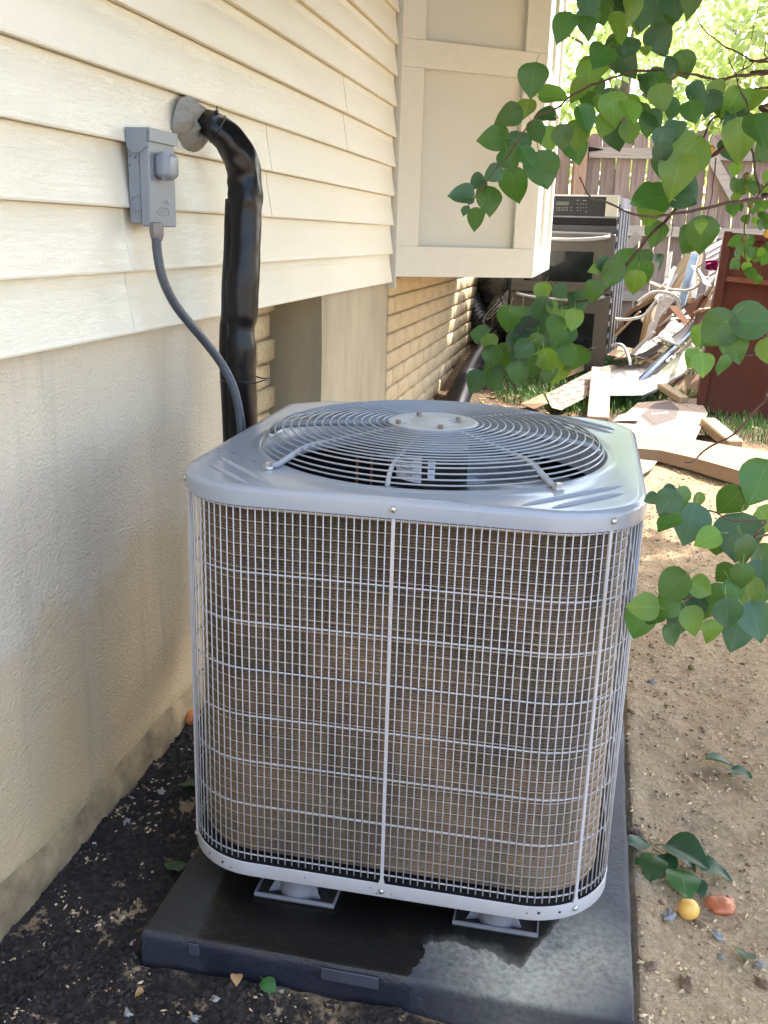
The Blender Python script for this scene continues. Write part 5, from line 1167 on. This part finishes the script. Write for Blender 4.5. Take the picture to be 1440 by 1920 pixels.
mb = MB(); mb.tube([(0, 0, -0.1), (0.02, 0, 0.5), (-0.03, 0.03, 1.1), (0.02, 0.0, 1.7)], [0.13, 0.105, 0.095, 0.085], 14, fn=lambda i, a: 1 + 0.08 * math.sin(3 * a + i)); mb.build('trunk', M['bark_grey'], AT, smooth='all')
for k in range(7):
    a = k * 0.9 + 0.3; mb = MB(); L = 1.5; mb.tube([(0.02, 0, 1.5), (L * .4 * math.cos(a), L * .4 * math.sin(a), 2.1), (L * math.cos(a), L * math.sin(a), 2.9), (1.5 * L * math.cos(a), 1.5 * L * math.sin(a), 3.3)], [0.06, 0.045, 0.025, 0.01], 8); mb.build('limb', M['bark_grey'], AT, smooth='all')
def branch(pts, r0, r1, extra=None):
    w = [att(a, b, t) for a, b, t in pts]
    if extra: w = [Vector(e) for e in extra] + w
    sp_ = spline(w, 5); n_ = len(sp_); sp_ = [p + Vector((noise.noise(p * 25), noise.noise(p * 25 + Vector((5, 0, 0))), noise.noise(p * 25 + Vector((0, 5, 0))))) * 0.006 for p in sp_]
    mb = MB(); mb.tube(rel(sp_, TRO), [(r0 + (r1 - r0) * i / (n_ - 1)) * (1.25 if i % 9 == 4 else 1) for i in range(n_)], 7); return mb.build('branch', M['bark'], AT, smooth='all')
far1 = [(2.5, 1.65, 1.75)]
branch([(1480, 133, 2.5), (1440, 138, 2.45), (1375, 143, 2.4), (1330, 147, 2.4), (1290, 138, 2.35), (1235, 130, 2.3), (1175, 137, 2.3), (1110, 160, 2.25), (1065, 185, 2.2), (1043, 204, 2.2), (1005, 222, 2.15), (960, 280, 2.15), (915, 335, 2.1), (878, 388, 2.1)], 0.0042, 0.0012, far1)
branch([(1500, 190, 2.6), (1440, 215, 2.5), (1361, 274, 2.4), (1318, 299, 2.4), (1295, 333, 2.4), (1273, 383, 2.4), (1259, 402, 2.4), (1229, 430, 2.45), (1195, 469, 2.5), (1150, 530, 2.55), (1106, 560, 2.6), (1052, 573, 2.65), (1000, 600, 2.65), (950, 650, 2.65), (915, 690, 2.65)], 0.0068, 0.0014, far1)
branch([(1500, 360, 2.4), (1440, 369, 2.35), (1354, 384, 2.3), (1295, 394, 2.3), (1259, 402, 2.3), (1218, 406, 2.25), (1179, 399, 2.2), (1145, 380, 2.2), (1104, 366, 2.15), (1086, 333, 2.15)], 0.0045, 0.0016, [(2.4, 1.6, 1.5)])
branch([(1426, 360, 2.35), (1412, 289, 2.35), (1407, 244, 2.35), (1398, 190, 2.35), (1388, 169, 2.35), (1365, 106, 2.35)], 0.0035, 0.0012)
branch([(1480, 115, 2.6), (1440, 111, 2.55), (1418, 112, 2.5), (1374, 94, 2.5), (1346, 80, 2.5), (1320, 55, 2.5), (1307, 28, 2.5)], 0.0030, 0.0012, far1)
branch([(1418, 112, 2.5), (1395, 130, 2.45), (1374, 143, 2.4), (1341, 155, 2.4), (1326, 152, 2.4)], 0.0020, 0.0009)
branch([(1470, 160, 2.6), (1374, 203, 2.5), (1351, 214, 2.5), (1335, 223, 2.5), (1317, 258, 2.5)], 0.0042, 0.0028, far1)
branch([(1440, 110, 2.55), (1433, 95, 2.55), (1440, 60, 2.55)], 0.0016, 0.0010)
branch([(1385, 155, 2.5), (1398, 110, 2.55), (1412, 55, 2.6), (1422, 10, 2.6)], 0.0013, 0.0008)
branch([(1342, 295, 2.42), (1341, 330, 2.42), (1332, 380, 2.42), (1322, 425, 2.42)], 0.0018, 0.0009)
branch([(1258, 404, 2.4), (1260, 425, 2.4), (1258, 450, 2.4)], 0.0012, 0.0007); branch([(1240, 425, 2.42), (1234, 450, 2.42), (1224, 475, 2.42)], 0.0012, 0.0007)
branch([(1480, 715, 1.30), (1440, 750, 1.32), (1400, 793, 1.34), (1360, 826, 1.36), (1322, 848, 1.38), (1300, 866, 1.38), (1280, 869, 1.38)], 0.0021, 0.0011, [(2.3, 1.2, 1.5), (1.6, 0.5, 1.15)])
branch([(1500, 640, 1.7), (1440, 632, 1.65), (1395, 625, 1.62), (1352, 620, 1.6)], 0.0020, 0.0012, [(2.4, 1.3, 1.4)])
branch([(1520, 985, 1.55), (1440, 975, 1.5), (1385, 975, 1.5), (1330, 957, 1.5), (1290, 948, 1.5), (1262, 935, 1.5)], 0.0022, 0.0010, [(2.3, 1.1, 0.95)])
branch([(1520, 1080, 1.55), (1440, 1075, 1.5), (1380, 1110, 1.5), (1330, 1115, 1.5), (1280, 1125, 1.5), (1225, 1150, 1.52)], 0.0022, 0.0010, [(2.3, 1.0, 0.85)])
branch([(1500, 330, 3.4), (1440, 345, 3.3), (1405, 400, 3.3), (1395, 450, 3.3), (1400, 510, 3.3)], 0.004, 0.0015, [(2.5, 1.65, 1.75)])
LEAVES = """1057 44 57 -25 a;1106 10 55 10 b;1103 48 44 5 a;1185 18 46 0 c;1265 8 55 10 b;1298 5 46 0 a;1157 56 55 20 c;1237 77 55 30 b;1250 30 52 10 a;1206 30 62 -10 b;1211 97 22 0 c;1124 110 56 -20 a;1155 113 46 20 b;1180 90 38 -30 b;1183 123 46 60 b;998 148 62 -12 a;1039 182 56 80 c;952 216 50 -70 a;985 208 46 -30 c;1021 218 42 -80 b;926 257 57 -95 a;1006 249 46 40 a;972 275 54 -5 b;1029 262 46 20 c;1054 260 46 10 a;1018 321 68 5 a;962 349 56 -10 a;918 375 50 -5 a;890 408 44 -15 a;864 367 45 -85 b;894 343 32 -60 b;923 326 36 -70 b;988 295 46 30 a;957 303 50 15 a;872 396 22 -30 b;1080 283 52 10 a;1083 254 46 0 c;1095 226 56 40 a;1124 198 38 5 c;1150 203 56 0 c;1180 213 56 5 c;1155 257 46 0 b;1134 236 46 -20 c;1216 234 46 10 a;1180 250 38 0 c;1214 159 46 20 b;1232 149 46 -20 a;1085 170 46 -10 c;1103 190 42 15 a;1240 185 52 10 c;1255 206 42 0 a;1258 126 36 -10 b;1283 123 48 10 a;1299 211 48 5 a;1311 178 48 60 b;1330 195 50 -10 b;1352 200 40 20 a;1378 226 60 -60 b;1389 262 66 5 c;1425 247 70 20 a;1345 170 40 30 c;1276 300 92 -35 c;1268 326 72 -20 c;1240 290 46 10 b;1244 311 46 0 a;1243 263 42 -10 b;1265 247 42 -20 b;1262 275 36 20 c;1215 374 74 -70 a;1240 368 60 60 a;1221 402 60 -20 c;1282 369 62 50 b;1296 347 46 50 b;1260 355 46 -40 b;1229 436 46 -10 a;1318 441 60 10 a;1293 454 56 -30 a;1314 423 26 0 c;1175 489 52 20 a;1147 515 52 -5 a;1207 511 46 10 a;1203 494 46 -10 b;1117 504 24 -60 c;1113 547 40 -20 a;1134 498 32 30 b;1238 489 26 20 b;1190 530 40 -10 c;1085 567 42 20 b;1018 550 36 -10 c;1052 548 30 50 b;1014 580 46 -20 b;953 599 50 -20 a;975 621 48 10 a;1012 597 56 5 b;1037 580 32 50 c;1074 601 42 -5 c;1022 629 42 60 a;1005 647 42 -10 a;1046 640 50 10 a;1065 666 48 15 a;923 670 46 -10 a;979 657 42 -60 b;949 670 46 0 a;986 679 46 -10 a;1027 679 46 15 c;928 692 42 80 b;923 713 46 20 a;891 718 42 -50 b;897 627 38 -100 b;919 644 32 10 c;971 700 40 10 a;1005 690 46 0 a;1030 700 36 10 a;1057 601 36 0 c;995 615 40 -40 c;1040 610 42 -30 a;960 645 40 10 b"""
LE2 = """1344 620 76 -40 a;1416 602 78 85 a;1309 631 42 -30 c;1378 653 52 15 a;1358 687 42 5 a;1318 684 46 -10 c;1297 671 30 -20 c;1440 660 52 5 c"""
LE3 = """1254 925 30 -30 b;1250 945 50 -40 b;1220 935 26 -60 b;1281 939 52 20 a;1309 939 32 10 c;1254 983 46 -10 a;1295 985 70 -5 b;1370 943 66 -45 a;1422 908 88 -25 a;1383 1010 102 -5 b;1325 1010 50 -60 c;1343 1022 46 -20 a;1358 1077 46 -40 a;1393 1081 48 10 a;1427 1047 52 10 a;1260 1100 62 -60 a;1277 1147 92 -5 b;1320 1137 66 -10 a;1247 1137 52 -80 a;1204 1137 56 -90 c;1197 1168 56 -30 a;1225 1160 42 -30 a;1314 1102 52 70 c;1364 1152 60 10 b;1381 1187 76 -10 b;1418 1168 78 10 b;1333 1185 46 -10 c;1258 1193 46 10 a;1379 1106 46 20 a;1406 1114 60 10 c;1433 1106 52 0 a;1437 977 52 30 c;1400 1035 60 30 a;1345 1120 50 0 a;1300 1165 50 20 c;1425 1080 50 -10 b"""
leafcount = 0
def put_leaf(px, py, size, ang, mk, t, rnd):
    global leafcount
    a = math.radians(ang + rnd.uniform(-12, 12)); tip = (RIGHT * math.sin(a) - UP * math.cos(a)); L = size * t / FPX
    nn = (-FWD * rnd.uniform(0.75, 1.0) + UP * rnd.uniform(-0.1, 0.55) + RIGHT * rnd.uniform(-0.45, 0.45)); yv = -tip; zv = (nn - yv * nn.dot(yv)).normalized(); yv = (yv + zv * rnd.uniform(-0.35, 0.35)).normalized(); zv = (zv - yv * zv.dot(yv)).normalized(); xv = yv.cross(zv)
    c = att(px, py, t); base = c + yv * (L * 0.5); me = rnd.choice(LM['leaf_' + mk]); o = bpy.data.objects.new('leaf', me); link(o); o.parent = AT
    m_ = Matrix((xv * L, yv * L, zv * L)).transposed().to_4x4(); m_.translation = base - TRO; o.matrix_local = m_; leafcount += 1
rnd = random.Random(3)
for txt, t0, jit in ((LEAVES, 2.25, 0.16), (LE2, 1.6, 0.05), (LE3, 1.48, 0.08)):
    for l_ in txt.split(';'):
        px, py, s_, a_, mk = l_.split(); px, py, s_, a_ = map(float, (px, py, s_, a_)); t = t0 + rnd.uniform(-jit, jit)
        if txt is LEAVES and py > 430: t = 2.6 + rnd.uniform(-.12, .12)
        put_leaf(px, py, s_ * rnd.uniform(0.84, 1.04), a_, mk, t, rnd)
for _ in range(46):   # small leaves of the farther drooping twig at the right edge
    px = rnd.uniform(1372, 1445); py = rnd.uniform(300, 525)
    if px < 1390 and py > 500: continue
    put_leaf(px, py, rnd.uniform(16, 27), rnd.uniform(-60, 60), rnd.choice('aac'), 3.3 + rnd.uniform(-.2, .2), rnd)
fill = [((1085, 1300), (-25, 45), 14, 2.5), ((1100, 1250), (80, 235), 14, 2.5), ((1350, 1450), (190, 300), 8, 2.5), ((930, 1080), (560, 700), 12, 2.75)]
for (xa, xb), (ya, yb), n_, t in fill:
    for _ in range(n_): put_leaf(rnd.uniform(xa, xb), rnd.uniform(ya, yb), rnd.uniform(38, 52), rnd.uniform(-50, 50), rnd.choice('abc'), t + rnd.uniform(-.15, .15), rnd)
# fruit on the tree
def fruit_mesh(name, mat, r=1.0, sq=1.0, bumpy=0.0):
    mb = MB(); P = []
    for i in range(11):
        th = PI * i / 10; row = []
        for k in range(16):
            a = 2 * PI * k / 16; groove = 1 - 0.06 * math.exp(-((a - 0.0) ** 2) * 14) * math.sin(th); rr = r * groove * (1 + bumpy * noise.noise(Vector((math.cos(a) * 2, math.sin(a) * 2, th * 2))))
            row.append((rr * math.sin(th) * math.cos(a), rr * math.sin(th) * math.sin(a), rr * sq * math.cos(th) - 0.12 * r * math.exp(-th * th * 9)))
        P.append(row + [row[0]])
    mb.grid(P); return mb.mesh(name, mat, smooth='all')
fa_, fr2, fg_ = fruit_mesh('apricot', M['apricot'], 1, 0.97), fruit_mesh('apricot', M['apricot_red'], 1, 0.95), fruit_mesh('apricot', M['apricot_green'], 1, 0.95)
for px, py, s_, t, me in ((1332, 283, 10, 2.4, fa_), (1402, 352, 7, 3.2, fg_), (1400, 330, 7, 3.25, fg_), (1396, 446, 8, 3.2, fg_), (1438, 438, 7, 3.2, fa_), (1408, 385, 6, 3.2, fg_)):
    r_ = s_ * t / FPX; inst('fruit', me, AT, att(px, py, t) - TRO, (0.3, 0.2, px), (r_, r_, r_ * 1.15))
# upper crown, out of the frame, shading the side yard
def canopy():
    rng = np.random.default_rng(21)
    cl = []
    for _ in range(1250):
        x, y = 0.85 + 4.4 * rng.random() ** 1.35, rng.uniform(-1.8, 4.9)
        lim = 4.7 - 0.25 * abs(x - 2.0)
        if y > lim or y < 0.25 + 0.25 * max(0, 1.6 - x): continue
        cl.append((x, y, rng.uniform(2.2, 3.6) + (0.45 * max(0, y - 1.0)) * 0.6))
    cl = np.array(cl)
    N = 95000; C = cl[rng.integers(len(cl), size=N)] + rng.normal(size=(N, 3)) * np.array([0.26, 0.26, 0.20])
    f = (C - np.array(CAM)) @ np.array(FWD); a = (C - np.array(CAM)) @ np.array(RIGHT); b = (C - np.array(CAM)) @ np.array(UP)
    fz = np.maximum(f, 0.01); px = 720 + FPX * a / fz; py = 960 - FPX * b / fz
    vis = (f > 0.01) & (px > -60) & (px < 1500) & (py > -60) & (py < 1980)
    C = C[~vis & (C[:, 0] > 0.45) & (C[:, 2] > 1.95)]
    n = len(C); nr = rng.normal(size=(n, 3)) + np.array([0.3, 0.3, 0.9]); nr /= np.linalg.norm(nr, axis=1)[:, None]
    r_ = rng.normal(size=(n, 3)); u = np.cross(nr, r_); u /= np.linalg.norm(u, axis=1)[:, None]; v = np.cross(nr, u); s_ = rng.uniform(0.034, 0.052, size=(n, 1))
    P = np.stack([C - u * s_, C - u * s_ * .3 + v * s_ * .95, C + u * s_ * 1.15, C - u * s_ * .3 - v * s_ * .95], 1).reshape(-1, 3)
    me = bpy.data.meshes.new('crown'); me.from_pydata((P - np.array(TRO)).tolist(), [], np.arange(4 * n).reshape(-1, 4).tolist()); me.materials.append(M['leaf_a'])
    o = inst('crown', me, AT); o['kind'] = 'stuff'

canopy()

# ================================================================== SMALL THINGS ON THE GROUND
def gpoint(px, py): p = atz(px, py, 0.0); return Vector((p.x, p.y, gh(p.x, p.y)))
def ground_fruit(px, py, r, me, label):
    p = gpoint(px, py); o = inst('apricot', me, None, p + Vector((0, 0, r * 0.85)), (0.5, 0.3, px * 0.1), (r, r, r)); return tag(o, label, 'apricot')
ground_fruit(1288, 1724, 0.0210, fa_, 'ripe yellow-orange apricot on the sand right of the pad')
ground_fruit(358, 1352, 0.022, fr2, 'blushed orange apricot on the mulch behind the left corner of the unit')
ground_fruit(1296, 1252, 0.010, fg_, 'small unripe green fruit on the sand beside the unit')
rot = fruit_mesh('apricot', M['apricot_rot'], 1, 0.55, 0.35)
p = gpoint(1350, 1702); o = inst('apricot', rot, None, p + Vector((0, 0, 0.006)), (0, 0, 0.4), (0.029, 0.027, 0.025)); tag(o, 'squashed rotting apricot beside the fallen leaf cluster', 'apricot')
gl = [(1252, 1614, 74, 60, 'b', 'broad pale green leaf at the top of the fallen cluster'), (1207, 1606, 44, -60, 'b', 'small green leaf at the left end of the fallen cluster'), (1224, 1640, 50, -10, 'a', 'curled green leaf low in the fallen cluster'),
      (1240, 1630, 40, 30, 'b', 'overlapped green leaf in the middle of the fallen cluster'), (1272, 1656, 62, 10, 'a', 'bright heart shaped leaf just above the yellow apricot'), (1312, 1640, 50, 80, 'b', 'dark green leaf at the right end of the fallen cluster'),
      (1268, 1615, 40, 45, 'b', 'narrow leaf lying along the cluster stem'), (1303, 1668, 32, 20, 'b', 'pale small leaf touching the rotting apricot'), (1199, 1640, 18, -40, 'a', 'tiny leaf fragment left of the fallen cluster'),
      (1326, 1435, 44, 85, 'b', 'narrow green leaf on the open sand, left of a pair'), (1372, 1454, 36, 60, 'b', 'smaller green leaf on the open sand, right of a pair'), (1393, 1808, 38, 160, 'b', 'round bluish leaf on the sand at the lower right'),
      (347, 1482, 38, 85, 'b', 'pale green leaf on dark mulch left of the unit'), (328, 1632, 40, 30, 'b', 'pale green leaf touching the left edge of the pad'), (495, 1866, 30, 60, 'a', 'small bright green leaf on the soil in front of the pad')]
def ground_leaf(px, py, s_, ang, mk, label, mat=None):
    p = gpoint(px, py); t = (p - CAM).dot(FWD); L = s_ * t / FPX; me = rnd.choice(LM['leaf_' + mk]) if not mat else mat
    o = inst('fallen_leaf', me, None, p + Vector((0, 0, 0.006 + 0.22 * L)), (rnd.uniform(-.25, .25), rnd.uniform(-.3, .3), math.radians(ang) + PI * 0.0), (L, L, L)); o.rotation_euler.z = math.radians(ang); return tag(o, label, 'leaf')
for g_ in gl: ground_leaf(*g_)
dl = leaf_mesh(77, 'leaf_a', 0.7, 0); dl.materials.clear(); dl.materials.append(M['dryleaf'])
ground_leaf(444, 1856, 22, 20, 'a', 'pale curled dry leaf on the soil in front of the pad', dl)
ground_leaf(268, 1866, 16, -40, 'a', 'small dry leaf on the dark soil at the lower left', dl)
tw = MB(); p0 = gpoint(1222, 1610); tw.tube(rel([gpoint(a, b) + Vector((0, 0, 0.008)) for a, b in ((1222, 1610), (1245, 1622), (1262, 1640), (1268, 1655))], p0), 0.0012, 5); o = tw.build('twig', M['stalk'], loc=p0); tag(o, 'thin green stem joining the fallen leaf cluster', 'twig')
pebs = [(1193, 1583, .0125, 'stone_brown', 'round brown pebble against the right edge of the pad'), (1222, 1276, .011, 'stone', 'flat grey stone on the sand below the leaves'), (1180, 1355, .010, 'stone_brown', 'brown clod beside the right side of the unit'),
        (1286, 1862, .012, 'stone_brown', 'dark reddish pebble near the bottom right edge'), (1253, 1733, .011, 'stone', 'grey clod just below left of the yellow apricot'), (1308, 1738, .009, 'stone_brown', 'brown pebble just below right of the yellow apricot'),
        (1345, 1757, .009, 'stone', 'pale pebble below the rotting apricot'), (1340, 1690, .008, 'stone', 'light pebble right beside the rotting apricot'), (1216, 1840, .009, 'stone_brown', 'small brown pebble beside the pad edge at bottom right'),
        (1424, 1812, .008, 'stone', 'dark grey stone right of the round bluish leaf'), (1430, 1848, .011, 'stone_brown', 'tan stone at the right edge near the bottom'), (1352, 1797, .006, 'stone', 'tiny grey stone left of the round bluish leaf'),
        (244, 1492, .0065, 'stone', 'grey pebble on mulch nearest the foundation'), (302, 1486, .0075, 'stone', 'larger grey pebble on mulch left of the pale leaf'), (238, 1546, .007, 'stone', 'grey pebble on mulch below the other two'),
        (178, 1582, .005, 'paperish', 'tiny bluish white chip on mulch'), (330, 1374, .005, 'stone', 'small grey pebble near the blushed apricot'), (250, 1776, .0055, 'stone', 'pebble in the sandy soil left of the pad'),
        (240, 1905, .007, 'stone', 'pale pebble at the bottom edge left of centre'), (365, 1915, .007, 'stone', 'whitish pebble at the bottom edge below the pad'), (528, 1877, .004, 'stone', 'tiny white pebble right of the bright leaf'), (404, 1890, .006, 'stone', 'bluish pebble on soil in front of the pad')]
for i, (px, py, r_, mt, lb) in enumerate(pebs):
    me = fruit_mesh('pebble', M.get(mt, M['label']), 1, 0.65, 0.9); p = gpoint(px, py); o = inst('pebble', me, None, p + Vector((0, 0, r_ * .3)), (rnd.uniform(-.3, .3), rnd.uniform(-.3, .3), rnd.uniform(0, 6)), (r_ * 1.2, r_ * .9, r_)); tag(o, lb, 'pebble')
print('leaves', leafcount, 'objects', len(bpy.data.objects))
